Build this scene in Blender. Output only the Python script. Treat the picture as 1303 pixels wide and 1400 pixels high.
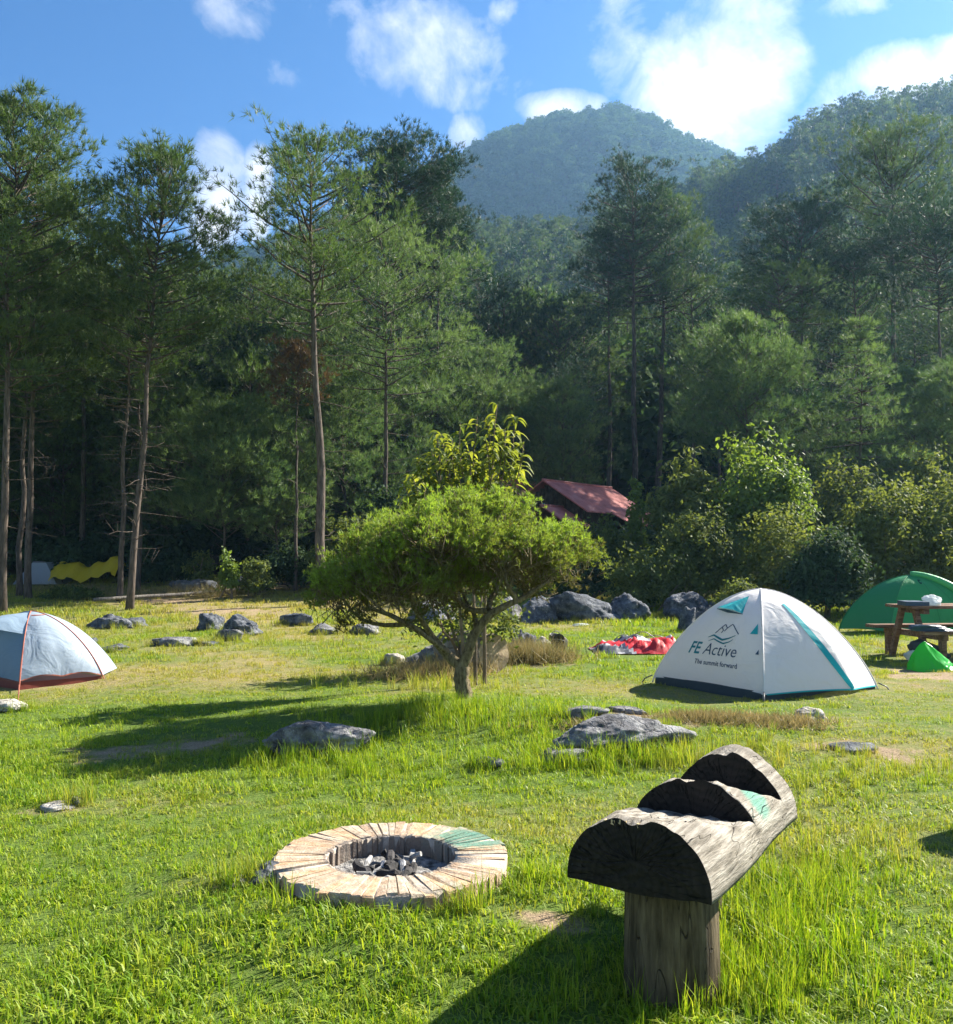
import bpy, bmesh, math, random
import numpy as np
from mathutils import Vector, Matrix, noise as mnoise
random.seed(7)
RNG = np.random.default_rng(11)
R = math.radians
SC = bpy.context.scene
COL = SC.collection
for o in list(bpy.data.objects): bpy.data.objects.remove(o)

# ------------------------------------------------------------------ camera, sky, sun, exposure
CAMZ = 1.55
PITCH = math.atan(60/1303)
cam = bpy.data.cameras.new('camera'); camo = bpy.data.objects.new('camera', cam); COL.objects.link(camo)
camo.location = (0, 0, CAMZ); camo.rotation_euler = (R(90)+PITCH, 0, 0)
cam.sensor_fit = 'HORIZONTAL'; cam.sensor_width = 36; cam.lens = 36
cam.clip_start = 0.05; cam.clip_end = 5000
SC.camera = camo

def ray(px, py):
    u, v = (px-651.5)/1303, (700-py)/1303
    return Vector((u, math.cos(PITCH)-v*math.sin(PITCH), math.sin(PITCH)+v*math.cos(PITCH)))
def PX(px, py, Y):
    d = ray(px, py); return Vector((0, 0, CAMZ)) + d*(Y/d.y)

SUN_AZ, SUN_EL = R(57), R(35.5)
SUNV = Vector((math.cos(SUN_EL)*math.sin(SUN_AZ), math.cos(SUN_EL)*math.cos(SUN_AZ), math.sin(SUN_EL)))
sun = bpy.data.lights.new('sun', 'SUN'); suno = bpy.data.objects.new('sun', sun); COL.objects.link(suno)
sun.energy = 4.6; sun.angle = R(0.55); sun.color = (1.0, 0.93, 0.80)
suno.rotation_euler = SUNV.to_track_quat('Z', 'Y').to_euler(); suno.location = SUNV*60

SC.view_settings.view_transform = 'Standard'; SC.view_settings.look = 'None'
SC.view_settings.gamma = 1; SC.view_settings.use_curve_mapping = False
SC.view_settings.exposure = 2.05
SC.render.engine = 'CYCLES'
cy = SC.cycles
cy.use_denoising = True; cy.max_bounces = 7; cy.diffuse_bounces = 3; cy.glossy_bounces = 2
cy.transmission_bounces = 4; cy.transparent_max_bounces = 8; cy.volume_bounces = 1
cy.use_adaptive_sampling = True; cy.caustics_reflective = False; cy.caustics_refractive = False

class NT:
    """tiny node helper"""
    def __init__(s, tree): s.t = tree; s.n = tree.nodes; s.l = tree.links
    def __call__(s, typ, ins=None, **kw):
        nd = s.n.new(typ)
        for k, v in kw.items(): setattr(nd, k, v)
        for k, v in (ins or {}).items():
            if isinstance(v, bpy.types.NodeSocket): s.l.new(v, nd.inputs[k])
            else: nd.inputs[k].default_value = v
        return nd
    def math(s, op, a, b=0.0, c=0.0, clamp=False):
        return s('ShaderNodeMath', {0: a, 1: b, 2: c}, operation=op, use_clamp=clamp).outputs[0]
    def mix(s, f, a, b, blend='MIX'):
        nd = s('ShaderNodeMix', data_type='RGBA', blend_type=blend)
        for k, v in ((0, f), (6, a), (7, b)):
            if isinstance(v, bpy.types.NodeSocket): s.l.new(v, nd.inputs[k])
            elif k == 0: nd.inputs[0].default_value = v
            else: nd.inputs[k].default_value = (*v[:3], 1)
        return nd.outputs[2]
    def ramp(s, f, stops):
        nd = s('ShaderNodeValToRGB', {0: f}); e = nd.color_ramp.elements
        while len(e) < len(stops): e.new(0.5)
        for q, (p, c) in zip(e, stops):
            q.position = p; q.color = (*(c if hasattr(c, '__len__') else (c, c, c)), 1)
        return nd.outputs[0]

W = bpy.data.worlds.new('World'); SC.world = W; W.use_nodes = True
wt = NT(W.node_tree); wt.n.clear()
sky = wt('ShaderNodeTexSky', sky_type='NISHITA', sun_disc=False, sun_elevation=SUN_EL, sun_rotation=SUN_AZ,
         altitude=1500, air_density=1.0, dust_density=0.3, ozone_density=2.0)
tc = wt('ShaderNodeTexCoord').outputs['Generated']
sep = wt('ShaderNodeSeparateXYZ', {0: tc})
az = wt.math('ARCTAN2', sep.outputs[0], sep.outputs[1]); el = wt.math('ARCSINE', sep.outputs[2])
warp = wt('ShaderNodeTexNoise', {'Vector': tc, 'Scale': 5.0, 'Detail': 3.0})
wv = wt('ShaderNodeVectorMath', {0: warp.outputs['Color'], 1: (0.5, 0.5, 0.5)}, operation='SUBTRACT').outputs[0]
wv = wt('ShaderNodeVectorMath', {0: wv, 'Scale': 0.12}, operation='SCALE').outputs[0]
dv = wt('ShaderNodeVectorMath', {0: tc, 1: wv}, operation='ADD').outputs[0]
fb = wt('ShaderNodeTexNoise', {'Vector': dv, 'Scale': 8.0, 'Detail': 9.0, 'Roughness': 0.6}).outputs[0]
fb2 = wt('ShaderNodeTexNoise', {'Vector': dv, 'Scale': 34.0, 'Detail': 6.0, 'Roughness': 0.6}).outputs[0]
blobs = [(322, 18, 62, 48, .74), (392, 98, 40, 30, .62), (575, 72, 128, 74, .98), (640, 115, 90, 42, .72),
         (292, 262, 52, 92, 1.15), (352, 262, 26, 74, .9), (640, 182, 34, 32, .8), (765, 152, 78, 30, 1.3),
         (975, 120, 132, 118, 1.35), (850, 40, 60, 95, .72), (1010, 15, 95, 60, .85), (1235, 105, 105, 46, 1.25),
         (1140, 170, 60, 50, 1.0), (690, 15, 30, 22, .55), (470, 20, 60, 30, .4), (1180, 5, 70, 22, .5)]
mask = None
for (bx_, by_, rx_, ry_, amp) in blobs:
    d = ray(bx_, by_).normalized(); a0, e0 = math.atan2(d.x, d.y), math.asin(d.z)
    qa = wt.math('POWER', wt.math('MULTIPLY', wt.math('SUBTRACT', az, a0), 1303/rx_*1.05), 2.0)
    qe = wt.math('POWER', wt.math('MULTIPLY', wt.math('SUBTRACT', el, e0), 1303/ry_*1.12), 2.0)
    g = wt.math('MULTIPLY', wt.math('SUBTRACT', 1.0, wt.math('MULTIPLY', wt.math('ADD', qa, qe), .8), clamp=True), amp)
    mask = g if mask is None else wt.math('MAXIMUM', mask, g)
# the same kind of broken cloud goes on over the rest of the sky
big = wt('ShaderNodeTexNoise', {'Vector': tc, 'Scale': 2.6, 'Detail': 2.0}).outputs[0]
outf = wt.math('MULTIPLY', wt.math('SUBTRACT', wt.math('ABSOLUTE', az), .56), 6.0, clamp=True)
gen = wt.math('MULTIPLY', wt.math('MULTIPLY', wt.math('SUBTRACT', big, .5), 7.0, clamp=True), outf)
mask = wt.math('MAXIMUM', mask, gen)
dens = wt.math('ADD', wt.math('MULTIPLY', wt.math('SUBTRACT', fb, .5), 2.9), wt.math('MULTIPLY', wt.math('SUBTRACT', fb2, .5), 1.2))
dens = wt.math('MULTIPLY', wt.math('ADD', dens, wt.math('SUBTRACT', wt.math('MULTIPLY', mask, 1.05), .30)), .92, clamp=True)
dens = wt.math('MULTIPLY', dens, wt.math('MULTIPLY', mask, 3.0, clamp=True))
skyc = wt('ShaderNodeHueSaturation', {'Color': sky.outputs[0], 'Hue': .505, 'Saturation': 1.33, 'Value': .84}).outputs[0]
shade = wt.ramp(fb, [(.36, (3.3, 3.8, 4.8)), (.5, (4.9, 5.1, 5.5)), (.64, (6.4, 6.4, 6.4))])
skyc = wt.mix(wt.math('MULTIPLY', dens, .97), skyc, shade)
wbg = wt('ShaderNodeBackground', {'Color': skyc, 'Strength': 0.05})
wt('ShaderNodeOutputWorld', {'Surface': wbg.outputs[0]})

# ------------------------------------------------------------------ helpers
def tag(o, label, cat, group=None):
    o['label'] = label; o['category'] = cat
    if group: o['group'] = group
    return o
def struct(o): o['kind'] = 'structure'; return o
def empty(name, loc, label, cat, group=None, rz=0):
    o = bpy.data.objects.new(name, None); COL.objects.link(o); o.location = loc; o.rotation_euler.z = rz
    o.empty_display_size = .2
    return tag(o, label, cat, group)
def link(name, me, parent=None, loc=(0, 0, 0)):
    o = bpy.data.objects.new(name, me); COL.objects.link(o); o.location = loc
    if parent: o.parent = parent
    return o
def mesh_np(name, V, F, mat=None, smooth=False, attrs=None):
    """F: list of (k-gon index arrays) ; attrs: dict name->per-vertex floats"""
    V = np.asarray(V, np.float32)
    if isinstance(F, np.ndarray): F = [F]
    F = [np.asarray(f, np.int32) for f in F if len(f)]
    me = bpy.data.meshes.new(name)
    me.vertices.add(len(V)); me.vertices.foreach_set('co', V.ravel())
    nl = sum(f.size for f in F); npo = sum(len(f) for f in F)
    me.loops.add(nl); me.loops.foreach_set('vertex_index', np.concatenate([f.ravel() for f in F]))
    tot = np.concatenate([np.full(len(f), f.shape[1], np.int32) for f in F])
    st = np.concatenate([[0], np.cumsum(tot)[:-1]]).astype(np.int32)
    me.polygons.add(npo); me.polygons.foreach_set('loop_start', st)
    me.polygons.foreach_set('use_smooth', np.full(npo, smooth))
    for k, v in (attrs or {}).items():
        a = me.attributes.new(k, 'FLOAT', 'POINT'); a.data.foreach_set('value', np.asarray(v, np.float32))
    me.update(calc_edges=True)
    if mat: me.materials.append(mat)
    return me
class Buf:
    def __init__(s): s.V = []; s.F = {}; s.A = []; s.n = 0
    def add(s, V, F, a=0.5):
        V = np.asarray(V, float).reshape(-1, 3)
        if not isinstance(F, (list, tuple)): F = [F]
        for f in F:
            f = np.asarray(f)
            s.F.setdefault(f.shape[1], []).append(f+s.n)
        s.V.append(V); s.A.append(np.broadcast_to(a, (len(V),))); s.n += len(V)
        return s
    def mesh(s, name, mat, smooth=False):
        return mesh_np(name, np.concatenate(s.V), [np.concatenate(f) for f in s.F.values()], mat, smooth,
                       {'tone': np.concatenate(s.A)})
def tube(path, rad, sides=7, cap=True):
    path = np.asarray(path, float); n = len(path)
    rad = np.broadcast_to(np.asarray(rad, float), (n,))
    T = np.gradient(path, axis=0); T /= np.linalg.norm(T, axis=1, keepdims=True)+1e-9
    ref = np.array([0, 0, 1.]) if abs(T[:, 2]).mean() < .8 else np.array([1., 0, 0])
    A = np.cross(T, ref); A /= np.linalg.norm(A, axis=1, keepdims=True)+1e-9
    B = np.cross(T, A)
    th = np.arange(sides)*2*math.pi/sides
    V = path[:, None] + rad[:, None, None]*(A[:, None]*np.cos(th)[None, :, None]+B[:, None]*np.sin(th)[None, :, None])
    i = np.arange(n-1)[:, None]*sides; j = np.arange(sides)[None]; k = (j+1) % sides
    Q = np.stack([i+j, i+k, i+sides+k, i+sides+j], -1).reshape(-1, 4)
    F = [Q]
    if cap and sides <= 12:
        F.append(np.array([list(range(sides))[::-1], list(range((n-1)*sides, n*sides))]))
    return V.reshape(-1, 3), F
def box(c, s, rz=0, jit=0):
    c = np.asarray(c, float); s = np.asarray(s, float)/2
    P = np.array([[x, y, z] for x in (-1, 1) for y in (-1, 1) for z in (-1, 1)], float)*s
    if jit: P = P + RNG.normal(0, jit, P.shape)
    cs, sn = math.cos(rz), math.sin(rz)
    P = np.stack([P[:, 0]*cs-P[:, 1]*sn, P[:, 0]*sn+P[:, 1]*cs, P[:, 2]], 1)+c
    F = np.array([[0, 1, 3, 2], [4, 6, 7, 5], [0, 4, 5, 1], [2, 3, 7, 6], [0, 2, 6, 4], [1, 5, 7, 3]])
    return P, F
def _hash(ix, iy, iz):
    h = (ix.astype(np.int64)*374761393 + iy.astype(np.int64)*668265263 + iz.astype(np.int64)*2147483647) & 0xffffffff
    h = ((h ^ (h >> 13))*1274126177) & 0xffffffff
    h = (h ^ (h >> 16)) & 0xffff
    return h/65535.0
def vnoise(p):
    p = np.asarray(p, float); i = np.floor(p); f = p-i; f = f*f*(3-2*f); o = 0
    for dx in (0, 1):
        for dy in (0, 1):
            for dz in (0, 1):
                w = (f[..., 0] if dx else 1-f[..., 0])*(f[..., 1] if dy else 1-f[..., 1])*(f[..., 2] if dz else 1-f[..., 2])
                o = o+w*_hash(i[..., 0]+dx, i[..., 1]+dy, i[..., 2]+dz)
    return o
def fbm(p, octv=4):
    p = np.asarray(p, float); o = 0; a = .5; t = 0
    for k in range(octv): o = o+a*vnoise(p*2**k+17.3*k); t += a; a *= .55
    return o/t
def fbm2(x, y, s, octv=4, z=0.0):
    x = np.asarray(x, float); return fbm(np.stack([x*s, np.asarray(y)*s, np.zeros_like(x)+z], -1), octv)
def sstep(a, b, x):
    t = np.clip((np.asarray(x, float)-a)/(b-a), 0, 1); return t*t*(3-2*t)
def unit(v): return v/(np.linalg.norm(v, axis=-1, keepdims=True)+1e-9)

# ------------------------------------------------------------------ materials
def newmat(name):
    m = bpy.data.materials.new(name); m.use_nodes = True; t = NT(m.node_tree); t.n.clear(); return m, t
def finish(t, sh, disp=None):
    t('ShaderNodeOutputMaterial', {'Surface': sh})
def plain(name, c1, c2=None, rough=.8, scale=6., bump=.3, bscale=30., spec=.3, detail=6., lo=.35, hi=.65, bdist=.01, metal=0., trans=0.):
    m, t = newmat(name)
    co = t('ShaderNodeTexCoord').outputs['Object']
    n = t('ShaderNodeTexNoise', {'Vector': co, 'Scale': scale, 'Detail': detail, 'Roughness': .6}).outputs[0]
    col = t.ramp(n, [(lo, c1), (hi, c2 or c1)])
    b = t('ShaderNodeTexNoise', {'Vector': co, 'Scale': bscale, 'Detail': 5.0}).outputs[0]
    bm = t('ShaderNodeBump', {'Height': b, 'Strength': bump, 'Distance': bdist}).outputs[0]
    p = t('ShaderNodeBsdfPrincipled', {'Base Color': col, 'Roughness': rough, 'Specular IOR Level': spec, 'Normal': bm, 'Metallic': metal}).outputs[0]
    if trans:
        tr = t('ShaderNodeBsdfTranslucent', {'Color': col, 'Normal': bm}).outputs[0]
        p = t('ShaderNodeMixShader', {0: trans, 1: p, 2: tr}).outputs[0]
    finish(t, p); return m
def leafmat(name, c1, c2, trans=.4, tcol=None, rough=.55, spec=.25, inst=False, rnd=.25, dry=None):
    """leaf: tone attribute picks between two leaf colours, translucent against the light"""
    m, t = newmat(name)
    a = t('ShaderNodeAttribute', attribute_name='tone').outputs['Fac']
    oi = t('ShaderNodeObjectInfo').outputs['Random']
    f = t.math('ADD', a, t.math('MULTIPLY', t.math('SUBTRACT', oi, .5), rnd), clamp=True)
    col = t.mix(f, c1, c2)
    if dry:
        dr = t('ShaderNodeAttribute', attribute_name='dry', attribute_type='INSTANCER').outputs['Fac']
        f2 = t.math('ADD', dr, t.math('MULTIPLY', t.math('SUBTRACT', a, .5), .6), clamp=True)
        col = t.mix(f2, col, dry)
    p = t('ShaderNodeBsdfPrincipled', {'Base Color': col, 'Roughness': rough, 'Specular IOR Level': spec}).outputs[0]
    tcl = t.mix(1.0, col, tcol or (1.25, 1.15, .55), 'MULTIPLY')
    tr = t('ShaderNodeBsdfTranslucent', {'Color': tcl}).outputs[0]
    finish(t, t('ShaderNodeMixShader', {0: trans, 1: p, 2: tr}).outputs[0]); return m
def barkmat(name, c1, c2, sx=9., sz=1.6, bump=.6):
    m, t = newmat(name)
    co = t('ShaderNodeTexCoord').outputs['Object']
    mp = t('ShaderNodeMapping', {'Vector': co, 'Scale': (sx, sx, sz)}).outputs[0]
    n = t('ShaderNodeTexNoise', {'Vector': mp, 'Scale': 2.0, 'Detail': 7.0, 'Roughness': .65}).outputs[0]
    col = t.ramp(n, [(.35, c1), (.65, c2)])
    bm = t('ShaderNodeBump', {'Height': n, 'Strength': bump, 'Distance': .04}).outputs[0]
    finish(t, t('ShaderNodeBsdfPrincipled', {'Base Color': col, 'Roughness': .9, 'Specular IOR Level': .15, 'Normal': bm}).outputs[0]); return m

M = {}
M['pine_bark'] = barkmat('pine_bark', (.04, .032, .027), (.15, .12, .1))
M['grey_bark'] = barkmat('grey_bark', (.06, .055, .05), (.22, .2, .18))
M['small_bark'] = barkmat('small_bark', (.07, .05, .03), (.27, .22, .13), 22, 6)
M['twig'] = plain('twig', (.1, .075, .05), (.2, .15, .1))
NT_ = (.95, 1.1, .6)
M['needle'] = leafmat('needle', (.022, .052, .023), (.13, .18, .055), .4, NT_)
M['needle_young'] = leafmat('needle_young', (.05, .1, .048), (.18, .235, .09), .44, NT_)
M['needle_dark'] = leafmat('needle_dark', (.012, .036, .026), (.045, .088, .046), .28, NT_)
M['needle_rust'] = leafmat('needle_rust', (.08, .055, .03), (.14, .085, .045), .3)
M['leaf_bush'] = leafmat('leaf_bush', (.05, .085, .028), (.19, .23, .06), .45, rough=.65, spec=.15)
M['leaf_bright'] = leafmat('leaf_bright', (.09, .16, .03), (.2, .28, .05), .5)
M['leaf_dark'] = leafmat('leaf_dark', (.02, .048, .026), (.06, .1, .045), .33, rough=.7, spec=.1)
M['leaf_lance'] = leafmat('leaf_lance', (.1, .15, .035), (.3, .34, .06), .5)
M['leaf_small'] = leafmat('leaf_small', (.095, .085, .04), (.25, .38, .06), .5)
M['leaf_hill'] = leafmat('leaf_hill', (.022, .06, .03), (.085, .135, .05), .3, NT_, rnd=.7, spec=.03, rough=.8)
M['dry_brush'] = leafmat('dry_brush', (.10, .11, .035), (.36, .29, .14), .35, (1.1, 1, .8))
M['grass'] = leafmat('grass', (.12, .23, .012), (.34, .44, .03), .45, (1.2, 1.15, .5), rough=.5, spec=.22, rnd=.5, dry=(.36, .32, .09))

def ground_material():
    m, t = newmat('meadow_soil')
    pos = t('ShaderNodeNewGeometry').outputs['Position']
    dr = t('ShaderNodeAttribute', attribute_name='dry').outputs['Fac']
    so = t('ShaderNodeAttribute', attribute_name='soil').outputs['Fac']
    n1 = t('ShaderNodeTexNoise', {'Vector': pos, 'Scale': 7.0, 'Detail': 8.0, 'Roughness': .7}).outputs[0]
    n2 = t('ShaderNodeTexNoise', {'Vector': pos, 'Scale': 55.0, 'Detail': 5.0, 'Roughness': .7}).outputs[0]
    gr = t.ramp(n2, [(.3, (.05, .085, .012)), (.55, (.11, .17, .03)), (.75, (.22, .24, .07))])
    dc = t.ramp(n2, [(.3, (.15, .12, .05)), (.7, (.36, .3, .14))])
    sc = t.ramp(n2, [(.3, (.17, .12, .075)), (.7, (.42, .32, .21))])
    f = t.math('MULTIPLY', t.math('ADD', t.math('SUBTRACT', dr, .5), t.math('MULTIPLY', t.math('SUBTRACT', n1, .3), 1.4)), 1.3, clamp=True)
    c = t.mix(f, gr, dc)
    f = t.math('MULTIPLY', t.math('ADD', t.math('SUBTRACT', so, .55), t.math('MULTIPLY', t.math('SUBTRACT', n1, .45), .9)), 3.0, clamp=True)
    c = t.mix(f, c, sc)
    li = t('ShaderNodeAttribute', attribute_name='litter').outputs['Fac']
    c = t.mix(li, c, t.ramp(n2, [(.3, (.025, .02, .012)), (.7, (.09, .065, .04))]))  # ground turns to a darker brown towards the back
    h = t.math('ADD', n2, t.math('MULTIPLY', n1, 1.5))
    bm = t('ShaderNodeBump', {'Height': h, 'Strength': .8, 'Distance': .03}).outputs[0]
    finish(t, t('ShaderNodeBsdfPrincipled', {'Base Color': c, 'Roughness': .95, 'Specular IOR Level': .1, 'Normal': bm}).outputs[0]); return m
M['ground'] = ground_material()
M['hill'] = plain('hill_undergrowth', (.02, .035, .014), (.07, .09, .03), .95, .35, .8, .9, .05, bdist=.6)
def rock_material(name, dark, mid, light):
    m, t = newmat(name)
    co = t('ShaderNodeTexCoord').outputs['Object']
    n = t('ShaderNodeTexNoise', {'Vector': co, 'Scale': 5.0, 'Detail': 9.0, 'Roughness': .68}).outputs[0]
    wv2 = t('ShaderNodeVectorMath', {0: co, 1: t('ShaderNodeVectorMath', {0: t('ShaderNodeTexNoise', {'Vector': co, 'Scale': 4.0, 'Detail': 4.0}).outputs['Color'], 'Scale': .5}, operation='SCALE').outputs[0]}, operation='ADD').outputs[0]
    v = t('ShaderNodeTexVoronoi', {'Vector': wv2, 'Scale': 4.0}, feature='DISTANCE_TO_EDGE').outputs[0]
    n3 = t('ShaderNodeTexNoise', {'Vector': co, 'Scale': 28.0, 'Detail': 6.0, 'Roughness': .7}).outputs[0]
    c = t.ramp(n, [(.34, dark), (.5, mid), (.68, light)])
    c = t.mix(t.math('MULTIPLY', t.math('SUBTRACT', .035, v), 8.0, clamp=True), c, tuple(x*.35 for x in dark))
    lf = t.ramp(n3, [(.6, 0.), (.68, 1.)])
    c = t.mix(t.math('MULTIPLY', lf, .55), c, (.55, .55, .5))
    h = t.math('ADD', n, t.math('MULTIPLY', n3, .5))
    h = t.math('ADD', h, t.math('MINIMUM', t.math('MULTIPLY', v, 3.0), .18))
    bm = t('ShaderNodeBump', {'Height': h, 'Strength': .9, 'Distance': .06}).outputs[0]
    finish(t, t('ShaderNodeBsdfPrincipled', {'Base Color': c, 'Roughness': .9, 'Specular IOR Level': .2, 'Normal': bm}).outputs[0]); return m
M['rock'] = rock_material('grey_limestone', (.045, .045, .05), (.16, .16, .17), (.36, .36, .36))
M['rock_dark'] = rock_material('dark_limestone', (.025, .03, .038), (.085, .095, .115), (.22, .23, .25))  # darker, bluer stone; the boulders' shade is put into this colour
M['rock_pale'] = rock_material('pale_stone', (.2, .18, .15), (.42, .39, .34), (.6, .57, .52))

# ------------------------------------------------------------------ terrain
A1 = (np.array([-900, 0, 265, 450, 560, 640, 720, 800, 900, 970, 1060, 1110, 1180, 1303, 1500, 2200])-651)/1303
E1 = np.array([.16, .19, .235, .26, .30, .325, .325, .325, .345, .38, .40, .437, .448, .466, .48, .42])
A2 = (np.array([-1200, -500, 0, 140, 265, 340, 450, 600, 700, 760, 845, 900, 960, 1030, 1100, 1303, 1700, 2300])-651)/1303
E2 = np.array([.12, .2, .26, .29, .318, .333, .365, .417, .457, .472, .479, .466, .443, .42, .39, .33, .28, .2])
def H(x, y):
    x = np.asarray(x, float); y = np.asarray(y, float)
    k = 3.0; z = .105*k*np.log1p(np.exp(np.clip((y-26)/k, -40, 40)))
    z = np.minimum(z, 3.6+.02*np.maximum(y-55, 0))
    a = np.clip(x/np.maximum(y, 20), -1.4, 1.4)
    e1 = np.interp(a, A1, E1)*260-12; e2 = np.interp(a, A2, E2)*620-16
    w = sstep(44, 260, y)**1.25
    z = z+(e1-z)*w
    z = z-24*sstep(262, 335, y)
    z = z+(e2-z)*sstep(325, 620, y)**.85
    z = z-90*sstep(625, 990, y)
    z = z+sstep(70, 120, y)*6*(fbm2(x, y, .03, 3)-.5)
    near = 1-sstep(40, 60, y)
    z = z+near*(.11*(fbm2(x, y, .45, 3)-.5)*sstep(5, 9, np.hypot(x, y))+.03*(fbm2(x, y, 1.7, 3, 5.)-.5))
    z = z+.22*np.exp(-(((x+.15)/1.5)**2+((y-8.9)/1.5)**2))      # hummock under the small tree
    z = z+.12*np.exp(-(((x-2.0)/1.6)**2+((y-8.2)/.9)**2))
    rp = np.hypot(x+.40, y-4.57); z = z+.085*sstep(.42, .5, rp)*(1-sstep(.6, 1.35, rp))
    z = z-.09*np.exp(-(((x+5.6)/2.0)**2+((y-11.6)/2.0)**2))
    return z
def hz(x, y): return float(H(np.array([x]), np.array([y]))[0])
_GT = np.concatenate([np.arange(1.5, 16, .012), np.arange(16, 70, .04)])
def GP(px, py):
    """where the line of sight meets the ground"""
    d = ray(px, py); t = _GT; z = CAMZ+d.z*t
    k = int(np.argmax(z <= H(d.x*t, d.y*t)))
    return Vector((0, 0, CAMZ))+d*float(t[k])
def on_ground(px, Y):
    x = (px-651.5)/1303*Y; return Vector((x, Y, hz(x, Y)))

PATCH_SOIL = [(745, 1258, .26, .08), (310, 1205, .25, .08), (150, 1030, .55, .28), (290, 1015, .5, .25), (75, 1105, .3, .12), (1110, 985, .5, .25), (1150, 1020, .4, .25),
              (880, 978, .9, .35), (1260, 925, 1.2, .8), (1240, 1030, .5, .3), (300, 835, 2.6, 1.2), (230, 822, 2.4, .8), (380, 800, 2.5, 1.0), (745, 905, .7, .5)]
_soil = []
for (px, py, rx, ry) in PATCH_SOIL:
    p = GP(px, py); _soil.append((p.x, p.y, rx, ry))
def soil(x, y):
    s = np.zeros_like(x)
    for (cx, cy_, rx, ry) in _soil:
        q = ((x-cx)/rx)**2+((y-cy_)/(ry*1.6))**2
        s = np.maximum(s, np.exp(-q*.9))
    return np.clip(s*(.1+1.35*fbm2(x, y, 5., 4, 3.)), 0, 1)
def dryness(x, y):
    n = fbm2(x, y, .55, 4, 9.)
    far = sstep(6.2, 11, y)*.27+.2*sstep(17, 26, y)
    mound = np.exp(-(((x+.2)/2.2)**2+((y-8.3)/1.3)**2))*.5
    left = .12*sstep(-.5, -4, x)*sstep(5, 8, y)
    return np.clip((n-.5)*1.7+.12+far+left-mound+.5*soil(x, y), 0, 1)

def axis(lo, hi, fine_lo, fine_hi, step, grow=1.12):
    m = list(np.arange(fine_lo, fine_hi, step)); s = step; v = m[-1]
    while v < hi: s *= grow; v += s; m.append(v)
    s = step; v = m[0]; l = []
    while v > lo: s *= grow; v -= s; l.append(v)
    return np.array(l[::-1]+m)
def grid_faces(nu, nv):
    i = np.arange(nu-1)[:, None]*nv; j = np.arange(nv-1)[None]
    return np.stack([i+j, i+nv+j, i+nv+j+1, i+j+1], -1).reshape(-1, 4)
xs = axis(-160, 160, -7, 7, .09, 1.09); ys = axis(-90, 64, 1.5, 13, .09, 1.05); ys = ys[ys < 64]
GX, GY = np.meshgrid(xs, ys, indexing='ij')
x_, y_ = GX.ravel(), GY.ravel()
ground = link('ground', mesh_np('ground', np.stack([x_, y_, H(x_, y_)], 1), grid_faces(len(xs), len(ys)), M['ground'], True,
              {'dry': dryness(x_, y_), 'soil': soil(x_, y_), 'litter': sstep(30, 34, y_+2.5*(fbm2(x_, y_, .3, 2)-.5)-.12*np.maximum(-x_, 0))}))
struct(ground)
def hill_sheet(name, y0, y1, ny, pw):
    aa = np.linspace(-1.35, 1.35, 150); yy = y0+(y1-y0)*np.linspace(0, 1, ny)**pw
    AA, YY = np.meshgrid(aa, yy, indexing='ij'); X = (AA*YY).ravel(); Y = YY.ravel()
    return struct(link(name, mesh_np(name, np.stack([X, Y, H(X, Y)-.12*(Y < 64)], 1), grid_faces(150, ny), M['hill'], True)))
hill_sheet('hillside', 60, 332, 80, 1.1)
hill_sheet('mountain', 331.5, 985, 80, 1.0)
#SPLIT_TREES
# ------------------------------------------------------------------ foliage builders (numpy)
def needles(C, D, n, L, Wd, spread, rng, up=.25):
    """tufts of n thin needle blades round each centre C, leaning along D"""
    m = len(C)
    d = unit(D)[:, None]*1.0+rng.normal(0, spread, (m, n, 3)); d[..., 2] += up; d = unit(d)
    l = L*rng.uniform(.65, 1.25, (m, n, 1))
    side = unit(np.cross(d, rng.normal(0, 1, (m, n, 3))))*Wd
    c = C[:, None]+rng.normal(0, L*.12, (m, n, 3))
    V = np.stack([c-side, c+side, c+d*l], 2).reshape(-1, 3)
    F = np.arange(m*n*3).reshape(-1, 3)
    return V, F
def leaves(C, N, L, Wd, rng, droop=.3, jitter=.7):
    """one folded four-point leaf at each C, lying across N"""
    m = len(C)
    nrm = unit(unit(N)+rng.normal(0, jitter, (m, 3)))
    t = unit(np.cross(nrm, rng.normal(0, 1, (m, 3)))); t[:, 2] -= droop; t = unit(t)
    s = unit(np.cross(nrm, t)); nn = np.cross(t, s)
    l = (L*rng.uniform(.6, 1.3, (m, 1))); w = l*Wd
    V = np.stack([C, C+t*l*.45+s*w-nn*w*.35, C+t*l, C+t*l*.45-s*w-nn*w*.35], 1).reshape(-1, 3)
    F = np.arange(m*4).reshape(-1, 4)
    return V, F
def wobble_path(p0, p1, n, amp, rng):
    t = np.linspace(0, 1, n)[:, None]; p = np.asarray(p0)*(1-t)+np.asarray(p1)*t
    w = rng.normal(0, amp, (n, 3)); w[0] = 0; w[-1] = 0
    w = (w+np.roll(w, 1, 0))/2; w[0] = 0
    return p+w
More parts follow.
